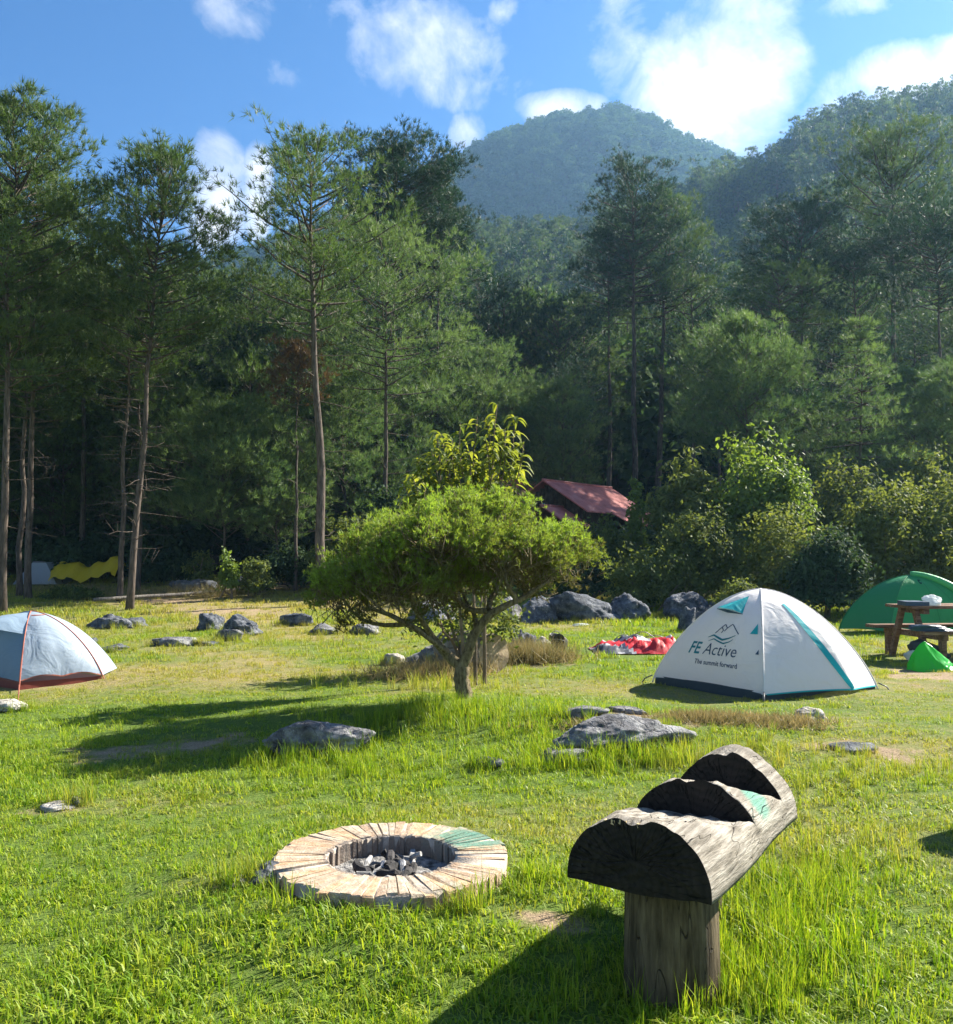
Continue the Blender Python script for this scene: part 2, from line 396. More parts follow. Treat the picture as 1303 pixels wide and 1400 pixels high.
def pine_parts(h, r0, cb, wid, rng, lean=(0, 0), nb=60, tuft=12, L=.2, pad=10, shape='pine', dead=14, mat='needle', tuftw=.0095, bark='pine_bark', dens=1.0, wob=.05):
    """trunk (with its limbs) and crown meshes of one conifer of height h"""
    n = 14; top = np.array([lean[0], lean[1], h])
    tp = wobble_path((0, 0, -.25), top, n, wob, rng)
    tr = r0*(1-np.linspace(0, 1, n)**1.1*.9); tr[0] *= 1.25
    wood = Buf(); wood.add(*tube(tp, tr, 9))
    def tpos(z):
        return np.array([np.interp(z, tp[:, 2], tp[:, i]) for i in range(3)])
    C, D, T = [], [], []
    ga = rng.uniform(0, 6)
    for i in range(nb):
        f = (i+rng.uniform(0, .9))/nb; z = cb+(h-cb)*f**.9
        ga += 2.4+rng.normal(0, .5)
        if shape == 'cone':
            f = (math.floor(f*14)+rng.uniform(0, .12))/14; z = cb+(h-cb)*f; l = wid*(1-f)**.95+.1; rise = .22-.25*(1-f)
        elif shape == 'bushy': l = wid*(1-f**2.2)*.95+.2; rise = .35+.5*f
        else: l = wid*(math.sin(math.pi*min(1, .22+.78*f))**.75)*(1-.25*f)+.25; rise = .1+.75*f**1.5
        l *= rng.uniform(.55, 1.2); l = max(l, .2)
        p0 = tpos(z); dr = np.array([math.cos(ga), math.sin(ga), rise+rng.normal(0, .12)])
        k = 6; t = np.linspace(0, 1, k)[:, None]
        pth = p0+dr*l*t+np.array([0, 0, .18*l])*(t**2)*(1 if shape != 'cone' else -.5)+rng.normal(0, .02*l, (k, 3))*t
        wood.add(*tube(pth, np.linspace(min(r0*.3, .012+l*.014), .004, k), 4, False))
        npad = max(2, int(l*2.3*dens+.5))
        for q in range(npad):
            s = 1.0 if q == 0 else rng.uniform(.3 if l > .8 else .1, 1.0)**.8
            c = np.array([np.interp(s, t[:, 0], pth[:, a]) for a in range(3)])
            lat = rng.normal(0, 1, 3)*np.array([1, 1, .3]); off = lat*(.05+.2*l*(1-abs(s-.5)))*(q > 0)
            if q: wood.add(*tube(np.array([c, c+off*.6+np.array([0, 0, .02]), c+off]), (.007, .005, .003), 3, False))
            m = pad; ps = np.clip(.1+.07*l, .1, .24); g = rng.normal(0, 1, (m, 3))*np.array([ps, ps, ps*.5])
            C.append(c+off+g+np.array([0, 0, .06])); D.append(np.tile(unit(dr+.5*lat), (m, 1))*.5+g/ps*.45+np.array([0, 0, .55]))
            T.append(np.clip(rng.uniform(.05, .75)+.25*rng.random(m)+.15*f, 0, 1))
    for i in range(dead):
        z = rng.uniform(min(1.6, cb*.4), cb*1.1); g = rng.uniform(0, 6.28); l = rng.uniform(.4, 1.0)*wid*.75
        p0 = tpos(z); dr = np.array([math.cos(g), math.sin(g), rng.uniform(-.25, .25)])
        pth = p0+dr*l*np.linspace(0, 1, 4)[:, None]+rng.normal(0, .05, (4, 3))*np.linspace(0, 1, 4)[:, None]
        wood.add(*tube(pth, np.linspace(.014, .004, 4), 3, False))
        for q in range(3):
            s = rng.uniform(.4, .95); c = p0+dr*l*s; wood.add(*tube(np.array([c, c+rng.normal(0, .22, 3)]), (.006, .002), 3, False))
    C, D, T = np.concatenate(C), np.concatenate(D), np.concatenate(T)
    V, F = needles(C, D, tuft, L, tuftw, .62, rng)
    cr = mesh_np('crown', V, F, M[mat], False, {'tone': np.repeat(T, tuft*3)})
    return wood.mesh('trunk', M[bark], True), cr
PINES = 'pine trees round the meadow'
def pine(px, Y, top, bot, label, seed, wid=None, leanpx=0, group=None, name='pine_tree', r0=None, sink=0, cat='tree', **kw):
    """px,Y: trunk foot; top / bot: picture heights of crown top and crown bottom, giving real heights at that distance"""
    rng = np.random.default_rng(seed)
    b = on_ground(px, Y); h = (PX(px, top, Y).z-b.z)*(.94 if kw.get('shape') is None else .96); cb = max(.3, PX(px, bot, Y).z-b.z)
    tk, cr = pine_parts(h, r0 or h*.0075+.012, cb, wid or h*.16, rng, lean=(leanpx/1303*Y, 0), **kw)
    e = empty(name, b, label, cat, group)
    link('trunk', tk, e); link('crown', cr, e)
    return e
def copy_tree(src, loc, rz, s, label, group):
    e = src.copy(); COL.objects.link(e); e.location = loc; e.rotation_euler.z = rz; e.scale = (s, s, s)
    e['label'] = label; e['group'] = group
    for c in src.children:
        k = c.copy(); COL.objects.link(k); k.parent = e
    return e

# ---- the pines one can tell apart
pine(6, 24, 104, 540, 'tall pine with broad dense crown, trunk beside the grey blue tent', 1, wid=2.3, nb=110, dens=1.5)
pine(41, 27, 205, 580, 'slim pine behind the grey blue tent, darker of a close pair', 2, wid=2.0, nb=80, dens=1.4)
pine(29, 28.3, 300, 520, 'thinner pine of a close pair near the pale tent in the shade', 3, wid=1.8, nb=50)
pine(178, 25, 193, 500, 'leaning pine with slim pale crown, at the end of the fallen pole', 4, wid=1.75, leanpx=38, nb=90, dens=1.25, dead=40, wob=.05)
pine(164, 27, 330, 560, 'thin pine right beside the leaning pine, with many dead twigs', 5, wid=1.7, leanpx=12, nb=45, dead=40, wob=.05)
pine(190, 29.5, 385, 520, 'slender pine stem showing behind the leaning pine', 6, wid=1.7, nb=40, dead=25, r0=.08)
pine(113, 34, 250, 560, 'dark trunked pine behind the yellow tarpaulin', 7, wid=2.3, nb=60, mat='needle_dark')
pine(443, 26, 168, 470, 'tall bare stemmed pine with open ragged top beside the small tree', 8, wid=2.5, leanpx=-26, nb=58, dens=1.0, wob=.055, dead=10, r0=.15)
pine(527, 32, 300, 540, 'pine with drooping yellow green boughs and a thin pale trunk', 9, wid=2.9, nb=70, mat='needle_young', dead=22)
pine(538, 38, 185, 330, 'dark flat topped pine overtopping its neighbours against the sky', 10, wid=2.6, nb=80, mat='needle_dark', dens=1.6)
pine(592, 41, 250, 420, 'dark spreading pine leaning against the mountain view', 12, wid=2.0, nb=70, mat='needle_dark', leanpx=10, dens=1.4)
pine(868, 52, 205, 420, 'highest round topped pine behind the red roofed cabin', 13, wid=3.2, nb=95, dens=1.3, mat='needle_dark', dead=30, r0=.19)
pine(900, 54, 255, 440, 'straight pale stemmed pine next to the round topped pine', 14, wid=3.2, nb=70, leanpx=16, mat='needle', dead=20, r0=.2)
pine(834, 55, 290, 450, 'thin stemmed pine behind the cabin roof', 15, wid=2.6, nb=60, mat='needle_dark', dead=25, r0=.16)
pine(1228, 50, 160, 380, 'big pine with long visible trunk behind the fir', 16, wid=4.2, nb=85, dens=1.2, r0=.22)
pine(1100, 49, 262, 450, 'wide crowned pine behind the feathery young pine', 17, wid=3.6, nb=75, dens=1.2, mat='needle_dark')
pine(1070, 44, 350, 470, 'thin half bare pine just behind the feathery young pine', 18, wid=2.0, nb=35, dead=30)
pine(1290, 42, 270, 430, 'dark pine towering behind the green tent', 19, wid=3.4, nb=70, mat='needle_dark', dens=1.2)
pine(1020, 33, 434, 650, 'feathery pale green young pine above the shrubs', 20, wid=2.2, nb=80, shape='bushy', mat='needle_young', name='young_pine', dens=1.5, dead=4)
pine(1180, 32, 415, 680, 'conical fir with tiered branches above the shrubs', 21, wid=2.2, nb=112, shape='cone', mat='needle_young', name='fir_tree', dens=.95, pad=5, dead=2)
pine(305, 30, 560, 742, 'bushy young pine with branches to the ground behind the fallen pole', 22, wid=2.1, nb=85, shape='bushy', mat='needle_young', name='young_pine', dens=1.4, dead=4)
pine(378, 31, 585, 745, 'low bushy young pine at the forest edge beside the bare stemmed pine', 23, wid=1.9, nb=75, shape='bushy', mat='needle_young', name='young_pine', dens=1.4, dead=4)
pine(405, 29.5, 468, 560, 'pine sapling with rusty brown dying needles at the forest edge', 24, wid=1.0, nb=26, mat='needle_rust', name='young_pine', dens=.8, dead=12)
# ---- the stand behind them: alike trees, told apart only by place
srcs = []
FL = 'slim pine in the close stand at the foot of the forested hill'
for k, (px, Y, top, bot, mt) in enumerate([(70, 36, 330, 580, 'needle'), (250, 38, 350, 590, 'needle_dark'), (340, 40, 345, 590, 'needle'), (655, 52, 345, 590, 'needle_dark')]):
    srcs.append(pine(px, Y, top, bot, FL, 40+k, wid=2.9, nb=60, mat=mt, group='pines of the close stand', dead=16, dens=1.3, pad=7))
for k, (px, Y, s) in enumerate([(15, 39, 1.1), (130, 41, 1.0), (180, 37, .8), (225, 44, 1.0), (300, 45, 1.05), (385, 36, .8), (420, 43, 1.05), (470, 40, 1.0), (500, 46, 1.15),
                                (585, 48, 1.1), (625, 46, .85), (690, 50, .95), (730, 54, 1.05), (765, 50, 1.0), (800, 56, 1.15), (950, 54, 1.1), (985, 50, .9), (1035, 58, 1.2),
                                (1140, 56, 1.15), (1175, 47, 1.0), (1255, 58, 1.2), (1320, 52, 1.1), (-30, 35, 1.1), (-80, 40, 1.2), (1380, 48, 1.2), (455, 55, 1.2), (360, 52, 1.15), (560, 57, 1.15), (60, 50, 1.2),
                                (1100, 42, .6), (1265, 38, .55), (780, 44, .6), (700, 43, .6), (200, 48, 1.2), (-120, 32, 1.0), (1450, 42, 1.1)]):
    where = 'behind the yellow tarpaulin' if px < 250 else 'behind the bushy young pines' if px < 620 else 'behind the cabin' if px < 830 else 'behind the shrub thicket'
    copy_tree(srcs[k % 4], on_ground(px, Y), k*1.9, s*random.uniform(.93, 1.07), 'slim pine of the close stand '+where, 'pines of the close stand')
yp = [pine(240, 34, 520, 735, 'dark green bushy young pine crowding the forest edge', 60, wid=2.3, nb=70, shape='bushy', mat='needle', name='young_pine', group='young pines at the forest edge', dens=1.3, dead=3),
      pine(470, 34, 500, 730, 'pale green bushy young pine crowding the forest edge', 61, wid=2.3, nb=70, shape='bushy', mat='needle_young', name='young_pine', group='young pines at the forest edge', dens=1.3, dead=3)]
for k, (px, Y, s) in enumerate([(85, 35, 1.0), (150, 37, 1.1), (205, 35, .9), (420, 37, 1.1), (340, 35, 1.15), (520, 37, 1.1), (590, 40, 1.2), (660, 42, 1.2), (720, 45, 1.1), (770, 42, 1.0), (1110, 38, .95), (1255, 36, 1.0), (-40, 33, 1.0), (1310, 34, 1.0), (15, 36, .95)]):
    copy_tree(yp[k % 2], on_ground(px, Y), k*2.3, s, yp[k % 2]['label'], 'young pines at the forest edge')

# ------------------------------------------------------------------ shrubs
def bush_parts(lobes, n, L, Wd, rng, mat, stems=5, hgt=None, droop=.3, inner=.35, tone=(.1, .9), bark='twig'):
    """lobes: (centre, radii) ellipsoids; leaves fill their outer shells in clumps"""
    C, N = [], []
    vol = np.array([l[1][0]*l[1][1]+l[1][0]*l[1][2] for l in lobes]); vol = vol/vol.sum()
    for (c, r), f in zip(lobes, vol):
        nc = max(6, int(n*f/22)); u = unit(rng.normal(0, 1, (nc, 3))); u[:, 2] = np.abs(u[:, 2])*1.0-.25*(rng.random(nc) < .3)
        rad = (inner+(1-inner)*rng.random(nc)**.5)*(.8+.45*rng.random(nc))
        cc = np.array(c)+u*np.array(r)*rad[:, None]
        m = 22; g = rng.normal(0, 1, (nc, m, 3))*np.array([1, 1, .75])*(.12*min(r)+.05)
        C.append((cc[:, None]+g).reshape(-1, 3)); N.append(np.repeat(u+np.array([0, 0, .6]), m, 0)+g.reshape(-1, 3)*2)
    C, N = np.concatenate(C), np.concatenate(N)
    C[:, 2] = np.maximum(C[:, 2], .04)
    V, F = leaves(C, N, L, Wd, rng, droop)
    t = np.clip(rng.uniform(*tone, len(C)//22).repeat(22)*.7+rng.random(len(C))*.3, 0, 1)
    cr = mesh_np('foliage', V, F, M[mat], False, {'tone': np.repeat(t, 4)})
    w = Buf()
    for k in range(stems):
        c, r = lobes[k % len(lobes)]
        tgt = np.array(c)+rng.normal(0, .35, 3)*np.array(r)
        w.add(*tube(wobble_path((rng.normal(0, .12), rng.normal(0, .12), -.1), tgt, 6, .06, rng), np.linspace(.035, .01, 6), 5, False))
    return cr, w.mesh('stem', M[bark], True)
def bush(px, Y, top, w, label, seed, mat='leaf_bush', n=5200, L=.13, Wd=.3, name='shrub', nl=5, z0=None, group=None, stems=5, **kw):
    rng = np.random.default_rng(seed); b = on_ground(px, Y); h = PX(px, top, Y).z-b.z; wm = w/1303*Y/2
    lobes = [((0, 0, h*.5), (wm*.72, wm*.62, h*.46)), ((-wm*.3, -wm*.2, h*.22), (wm*.6, wm*.55, h*.24)), ((wm*.35, -.1, h*.22), (wm*.6, wm*.55, h*.24))]; n = int(n*1.35)
    for k in range(nl):
        a = rng.uniform(0, 6.28); q = rng.uniform(.35, .75)
        lobes.append(((math.cos(a)*wm*q, math.sin(a)*wm*q*.8, h*rng.uniform(.3, .68)), (wm*rng.uniform(.28, .48), wm*rng.uniform(.28, .48), h*rng.uniform(.2, .32))))
    e = empty(name, b, label, 'shrub', group)
    cr, st = bush_parts(lobes, n, L, Wd, rng, mat, stems, **kw)
    link('foliage', cr, e); link('stem', st, e)
    return e
bush(1035, 27, 582, 170, 'tall bright green leafy shrub, highest of the thicket behind the white tent', 50, 'leaf_bright', 7000, L=.17, nl=7)
bush(938, 28, 606, 120, 'rounded grey green shrub beside the cabin roof', 51, 'leaf_bush', 6000, L=.2, Wd=.22, nl=6, droop=.7)
bush(872, 31, 625, 34, 'narrow upright leafy shrub in front of the cabin roof', 52, 'leaf_bright', 900, L=.17, nl=2)
bush(822, 30, 698, 80, 'low shrub growing over the cabin eaves', 53, 'leaf_bush', 1500, L=.14)
bush(960, 25, 690, 150, 'olive green shrub above the grey boulders', 54, 'leaf_bush', 6500, L=.12)
bush(1070, 24, 690, 150, 'wide olive shrub behind the white tent', 55, 'leaf_bush', 6500, L=.12)
bush(1130, 22.5, 722, 130, 'dark dense shrub between the white tent and the green tent', 56, 'leaf_dark', 6500, L=.12)
bush(1215, 24.5, 655, 170, 'broad yellow green shrub behind the green tent', 57, 'leaf_bush', 8000, L=.13, nl=7)
bush(1300, 25, 640, 150, 'big shrub rising behind the picnic table', 58, 'leaf_bush', 6500, L=.13, nl=7)
bush(1160, 29, 620, 130, 'leafy shrub under the conical fir', 59, 'leaf_bush', 5000, L=.16)
bush(880, 24, 745, 110, 'low olive shrub on top of the big grey boulder', 60, 'leaf_bush', 4500, L=.1)
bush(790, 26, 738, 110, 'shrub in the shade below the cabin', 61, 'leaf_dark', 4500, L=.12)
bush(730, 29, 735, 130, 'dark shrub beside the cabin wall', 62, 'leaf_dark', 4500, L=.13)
bush(1010, 21.5, 792, 70, 'small leafy shrub between the boulders behind the white tent', 63, 'leaf_bush', 2400, L=.09, nl=3)
bush(1265, 31, 600, 110, 'tall pale leafed shrub behind the broad yellow green one', 64, 'leaf_bush', 4500, L=.16)
bush(1375, 21, 700, 160, 'shrub at the edge of the clearing past the green tent', 65, 'leaf_bush', 5500, L=.13)
bush(312, 27.5, 740, 26, 'bright green sapling lit by the sun among the stones', 66, 'leaf_bright', 420, L=.13, nl=3, name='sapling')
bush(352, 28, 762, 60, 'low bright green shrub below the bushy young pines', 67, 'leaf_bush', 1100, L=.12, nl=3)
bush(275, 30, 752, 40, 'thin leafy sapling at the dark forest edge', 68, 'leaf_bush', 500, L=.13, nl=3, name='sapling')
bush(230, 31.5, 755, 110, 'dark green undergrowth shrub behind the thin pines', 69, 'leaf_dark', 3500, L=.14)
bush(140, 34, 725, 60, 'grey leaved shrub behind the yellow tarpaulin', 70, 'leaf_dark', 2200, L=.16)
bush(100, 27.5, 803, 90, 'low weedy shrub in front of the yellow tarpaulin', 71, 'leaf_bush', 2200, L=.09)
bush(400, 30, 742, 90, 'shrub in the shade under the bare stemmed pine', 72, 'leaf_dark', 3000, L=.13)
bush(480, 29, 700, 130, 'leafy shrub behind the small tree beside the pine trunk', 73, 'leaf_bush', 5000, L=.14)
bush(560, 31, 650, 150, 'large shrub behind the small tree at the forest edge', 74, 'leaf_dark', 5500, L=.16)
bush(640, 34, 640, 130, 'tall dark shrub left of the cabin', 75, 'leaf_dark', 5500, L=.16)
bush(-20, 30, 770, 60, 'dark shrub in the shade behind the close pair of pines', 76, 'leaf_dark', 2500, L=.14)
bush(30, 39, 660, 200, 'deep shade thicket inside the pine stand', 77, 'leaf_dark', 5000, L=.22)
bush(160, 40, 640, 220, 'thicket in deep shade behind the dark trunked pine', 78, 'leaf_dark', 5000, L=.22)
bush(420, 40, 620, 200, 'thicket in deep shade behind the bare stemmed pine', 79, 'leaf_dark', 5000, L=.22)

# ------------------------------------------------------------------ far forest on the slopes (one mass)
def far_variant(name, kind, seed):
    rng = np.random.default_rng(seed); b = Buf()
    if kind == 'pine':
        tk, cr = pine_parts(15, .2, 6, 2.7, rng, nb=46, tuft=6, pad=4, L=.45, tuftw=.05, dens=.8, dead=8, mat='needle_dark' if seed % 2 else 'needle')
        o = bpy.data.objects.new(name, cr); t = bpy.data.objects.new(name+'_stem', tk)
        # one mesh with both
        bm = bmesh.new(); bm.from_mesh(cr); n = len(bm.faces); bm.from_mesh(tk)
        bm.faces.ensure_lookup_table()
        for f in bm.faces[n:]: f.material_index = 1
        me = bpy.data.meshes.new(name); bm.to_mesh(me); bm.free(); me.materials.append(cr.materials[0]); me.materials.append(tk.materials[0])
        bpy.data.objects.remove(o); bpy.data.objects.remove(t)
        return bpy.data.objects.new(name, me)
    C, N = [], []
    for k in range(7):
        c = np.array([rng.normal(0, 1.3), rng.normal(0, 1.3), rng.uniform(3.5, 9.5)]); r = rng.uniform(1.3, 2.3)
        u = unit(rng.normal(0, 1, (70, 3))); C.append(c+u*r*rng.uniform(.75, 1.15, (70, 1))*np.array([1, 1, .8])); N.append(u+np.array([0, 0, .3]))
    C, N = np.concatenate(C), np.concatenate(N)
    V, F = leaves(C, N, .95, .42, rng, .1, .5)
    V2, F2 = tube(wobble_path((0, 0, -1), (0, 0, 8), 5, .1, rng), np.linspace(.2, .06, 5), 5)
    b.add(V, F, np.repeat(np.clip(.5*rng.random(len(C))+.05*C[:, 2], 0, 1), 4)); b.add(V2, F2, .1)
    return bpy.data.objects.new(name, b.mesh(name, M['leaf_hill']))
def scatter(name, P, rot, scl, variants, attrs=None, idx=None):
    """one mass: points carrying instances through geometry nodes"""
    cl = bpy.data.collections.new(name+'_pieces')
    for v in variants: cl.objects.link(v)
    me = bpy.data.meshes.new(name); me.vertices.add(len(P)); me.vertices.foreach_set('co', np.asarray(P, np.float32).ravel())
    for k, v in dict(rot=rot, scl=scl, **(attrs or {})).items():
        a = me.attributes.new(k, 'FLOAT', 'POINT'); a.data.foreach_set('value', np.asarray(v, np.float32))
    o = link(name, me); o['kind'] = 'stuff'
    g = bpy.data.node_groups.new(name, 'GeometryNodeTree')
    g.interface.new_socket('Geometry', in_out='INPUT', socket_type='NodeSocketGeometry')
    g.interface.new_socket('Geometry', in_out='OUTPUT', socket_type='NodeSocketGeometry')
    t = NT(g)
    gi = t('NodeGroupInput'); ci = t('GeometryNodeCollectionInfo', {'Separate Children': True, 'Reset Children': True}); ci.inputs[0].default_value = cl
    ar = t('GeometryNodeInputNamedAttribute', {'Name': 'rot'}, data_type='FLOAT'); sa = t('GeometryNodeInputNamedAttribute', {'Name': 'scl'}, data_type='FLOAT')
    rv = t('ShaderNodeCombineXYZ', {2: ar.outputs[0]})
    rr = t('FunctionNodeEulerToRotation', {0: rv.outputs[0]})
    io = t('GeometryNodeInstanceOnPoints', {'Points': gi.outputs[0], 'Instance': ci.outputs[0], 'Pick Instance': True, 'Rotation': rr.outputs[0], 'Scale': sa.outputs[0]})
    t('NodeGroupOutput', {0: io.outputs[0]})
    md = o.modifiers.new('scatter', 'NODES'); md.node_group = g
    return o
def forest_points(n, y0, y1, amax, rng, dist):
    a = rng.uniform(-amax, amax, n*3); Y = np.sqrt(rng.uniform(y0*y0, y1*y1, n*3)); X = a*Y
    keep = []; cell = {}
    for i in range(len(X)):
        k = (int(X[i]//dist), int(Y[i]//dist))
        if k in cell: continue
        cell[k] = 1; keep.append(i)
        if len(keep) >= n: break
    k = np.array(keep); return np.stack([X[k], Y[k], H(X[k], Y[k])-.3], 1)
rng = np.random.default_rng(5)
hp = [far_variant('hill_pine', 'pine', 80+k) for k in range(3)]+[far_variant('hill_tree', 'leaf', 90+k) for k in range(3)]
P = forest_points(6500, 60, 300, .8, rng, 3.1)
scatter('hillside_forest', P, rng.uniform(0, 6.28, len(P)), rng.uniform(.62, 1.12, len(P)), hp)['label'] = 'dense mixed forest covering the near hillside'
ug = []
for k in range(4):
    r2 = np.random.default_rng(130+k); cr, st = bush_parts([((0, 0, .7), (1.0, 1.0, .6)), ((.6, .3, .6), (.6, .6, .5)), ((-.5, .4, .8), (.6, .6, .6))], 1100, .2, .3, r2, 'leaf_dark'); ug.append(bpy.data.objects.new('undergrowth_piece', cr))
n_ = 900; X = rng.uniform(-62, 62, n_); Y = rng.uniform(32.5, 66, n_); kk = np.abs(X) < .75*Y+8; X, Y = X[kk], Y[kk]
tag(scatter('undergrowth', np.stack([X, Y, H(X, Y)-.1], 1), rng.uniform(0, 6.28, len(X)), rng.uniform(.6, 1.5, len(X)), ug), 'dark leafy undergrowth on the forest floor', 'undergrowth')
mp = [far_variant('mountain_tree', 'leaf', 100+k) for k in range(5)]
P = forest_points(9500, 330, 660, .72, rng, 4.4)
scatter('mountain_forest', P, rng.uniform(0, 6.28, len(P)), rng.uniform(.6, 1.15, len(P)), mp)['label'] = 'unbroken forest covering the far mountain'
#SPLIT_OBJECTS
# ------------------------------------------------------------------ the small spreading tree
def small_tree():
    rng = np.random.default_rng(31); Y = 9.0
    b = on_ground(634, Y)
    e = empty('small_tree', b, 'small spreading tree with flat lime green crown on the grassy hummock', 'tree')
    def L(px, py, dy=0): return np.array(PX(px, py, Y+dy)-b)
    w = Buf()
    def br(pts, r):
        pts = np.array(pts); n = 9; t = np.linspace(0, len(pts)-1, n)
        p = np.stack([np.interp(t, range(len(pts)), pts[:, i]) for i in range(3)], 1)
        p = (p+np.vstack([p[:1], p[:-1]])+np.vstack([p[1:], p[-1:]]))/3; p[0] = pts[0]; p[-1] = pts[-1]
        p[1:-1] += rng.normal(0, .012, (n-2, 3))
        w.add(*tube(p, np.linspace(r[0], r[1], n), 7, False)); return p
    base = np.array([0, 0, -.15]); fork = L(632, 912)
    br([base, L(634, 940), fork], (.085, .07))
    br([fork, L(612, 893, .05), L(590, 868, .1), L(560, 852, .1), L(525, 845, .15), L(490, 815, .1)], (.055, .012))
    br([fork, L(645, 880, -.05), L(652, 855, -.05), L(668, 835, -.1), L(705, 826, -.15), L(735, 805, -.1), L(760, 785, -.1)], (.06, .013))
    br([L(668, 835, -.1), L(625, 832, .1), L(618, 800, .2), L(600, 770, .2)], (.03, .01))
    br([L(590, 868, .1), L(570, 838, -.2), L(555, 800, -.3), L(540, 765, -.4)], (.03, .01))
    br([L(668, 835, -.1), L(682, 800, .25), L(670, 760, .3), L(665, 720, .3)], (.03, .01))
    br([L(705, 826, -.15), L(690, 790, -.3), L(700, 760, -.3)], (.024, .008))
    br([L(560, 852, .1), L(515, 858, .25), L(475, 835, .3), L(455, 800, .3)], (.026, .008))
    br([L(652, 855), L(640, 820, .45), L(600, 780, .6)], (.026, .008))
    br([L(612, 893), L(575, 862, -.3), L(520, 835, -.45), L(480, 800, -.5)], (.026, .008))
    # crown: lobes of fine upright sprays
    s = Y/1303
    lobes = [(495, 795, .05, 66, 60), (470, 815, -.1, 42, 46), (548, 750, .1, 82, 50), (540, 790, -.45, 70, 55), (600, 740, -.45, 85, 62), (650, 725, .1, 92, 62), (640, 760, .5, 90, 60),
             (560, 765, .55, 80, 60), (690, 760, -.35, 72, 55), (745, 755, 0, 66, 50), (775, 745, .1, 42, 38), (720, 775, .35, 60, 45), (600, 790, .05, 80, 50), (655, 700, -.05, 52, 40), (560, 725, -.05, 48, 26)]
    C, D, T = [], [], []
    for (px, py, dy, rx, rz) in lobes:
        c = L(px, py+12, dy); r = np.array([rx*s, rx*s*.85, rz*s]); nc = int(58*(rx/70)**2)
        u = unit(rng.normal(0, 1, (nc, 3))); up = rng.random(nc) < .88; u[up, 2] = np.abs(u[up, 2])
        rr = rng.uniform(.62, 1.15, (nc, 1)); cc = c+u*r*rr; m = 22; g = rng.normal(0, .05, (nc, m, 3))*np.array([1, 1, .95])
        p = (cc[:, None]+g).reshape(-1, 3); uu = np.repeat(u, m, 0)
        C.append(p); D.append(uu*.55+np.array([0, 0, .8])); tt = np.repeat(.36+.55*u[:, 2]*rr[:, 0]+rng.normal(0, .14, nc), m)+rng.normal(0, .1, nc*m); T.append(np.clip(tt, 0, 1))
        for q in cc:
            if rng.random() < .8:
                mid = (q+c)/2-np.array([0, 0, .04])+rng.normal(0, .03, 3); w.add(*tube(np.array([c-np.array([0, 0, rz*s*.3])+rng.normal(0, .08, 3), mid, q]), (.006, .004, .002), 3, False))
    C, D, T = np.concatenate(C), np.concatenate(D), np.concatenate(T)
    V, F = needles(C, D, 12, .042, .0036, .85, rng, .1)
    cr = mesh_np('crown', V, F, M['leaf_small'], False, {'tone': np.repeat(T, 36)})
    for i in range(0, len(C), 5):
        q = C[i]-D[i]*.12+rng.normal(0, .04, 3); w.add(*tube(np.array([C[i]+D[i]*.03, C[i]-D[i]*.05+rng.normal(0, .02, 3), q]), (.0018, .003, .004), 3, False))
    link('trunk', w.mesh('trunk', M['small_bark'], True), e); link('crown', cr, e)
small_tree()

# ------------------------------------------------------------------ lance-leaved plant behind it
def lance_plant():
    rng = np.random.default_rng(33); Y = 11.2; b = on_ground(650, Y)
    e = empty('lance_leaved_plant', b, 'tall plant with long drooping yellow green leaves rising behind the small tree', 'plant')
    w = Buf(); V, A = Buf(), []
    for k in range(3): w.add(*tube(wobble_path((.1*k-.1, .1*k, -.1), (.2*k-.25, .1, 1.6), 6, .03, rng), np.linspace(.03, .014, 6), 6, False))
    tops = [(680, 552, 0), (652, 572, .2), (628, 578, -.1), (705, 572, .1), (600, 592, .2), (665, 600, -.3), (640, 615, .3), (690, 610, -.2), (612, 625, -.2), (585, 640, .1), (660, 640, .2), (572, 668, 0), (700, 640, .3), (630, 655, -.3), (610, 670, .2), (715, 600, 0), (565, 650, .3), (590, 615, -.2), (620, 600, .3), (580, 672, -.3), (645, 635, -.3), (675, 625, .2), (555, 680, .2), (570, 630, .0), (550, 660, -.2), (600, 600, 0), (560, 700, 0), (590, 690, -.3), (665, 575, .2), (690, 585, -.2)]
    for (px, py, dy) in tops:
        tp = np.array(PX(px, py, Y+dy)-b)
        pth = wobble_path(tp*np.array([.5, .5, 0])+np.array([0, 0, 1.35]), tp, 8, .03, rng)
        w.add(*tube(pth, np.linspace(.014, .005, 8), 5, False))
        for k in range(40):
            s = 1-rng.random()**1.3*.75; c = np.array([np.interp(s, np.linspace(0, 1, 8), pth[:, i]) for i in range(3)])
            a = rng.uniform(0, 6.28); out = np.array([math.cos(a), math.sin(a), 0]); l = rng.uniform(.13, .26)
            up = rng.uniform(.2, .9)*(1.15 if s > .95 else .8); t = np.linspace(0, 1, 6)[:, None]
            mid = c+out*l*t*.85+np.array([0, 0, 1])*l*(up*t-(up+.38)*t*t)
            sd = np.array([-out[1], out[0], 0])*(.027*np.sin(np.pi*np.clip(t*.93+.05, 0, 1)))
            fold = np.array([0, 0, .012])*np.sin(np.pi*t)
            P = np.concatenate([mid-sd+fold, mid, mid+sd+fold]); i = np.arange(5)
            F = np.concatenate([np.stack([i, i+1, i+7, i+6], 1), np.stack([i+6, i+7, i+13, i+12], 1)])
            V.add(P, F, np.clip(rng.normal(.5, .28), 0, 1))
    link('stem', w.mesh('stem', M['twig'], True), e); link('foliage', V.mesh('foliage', M['leaf_lance'], True), e)
lance_plant()
bush(640, 12.8, 690, 170, 'leafy low shrub at the foot of the lance leaved plant', 81, 'leaf_bush', 2400, L=.08, nl=5)

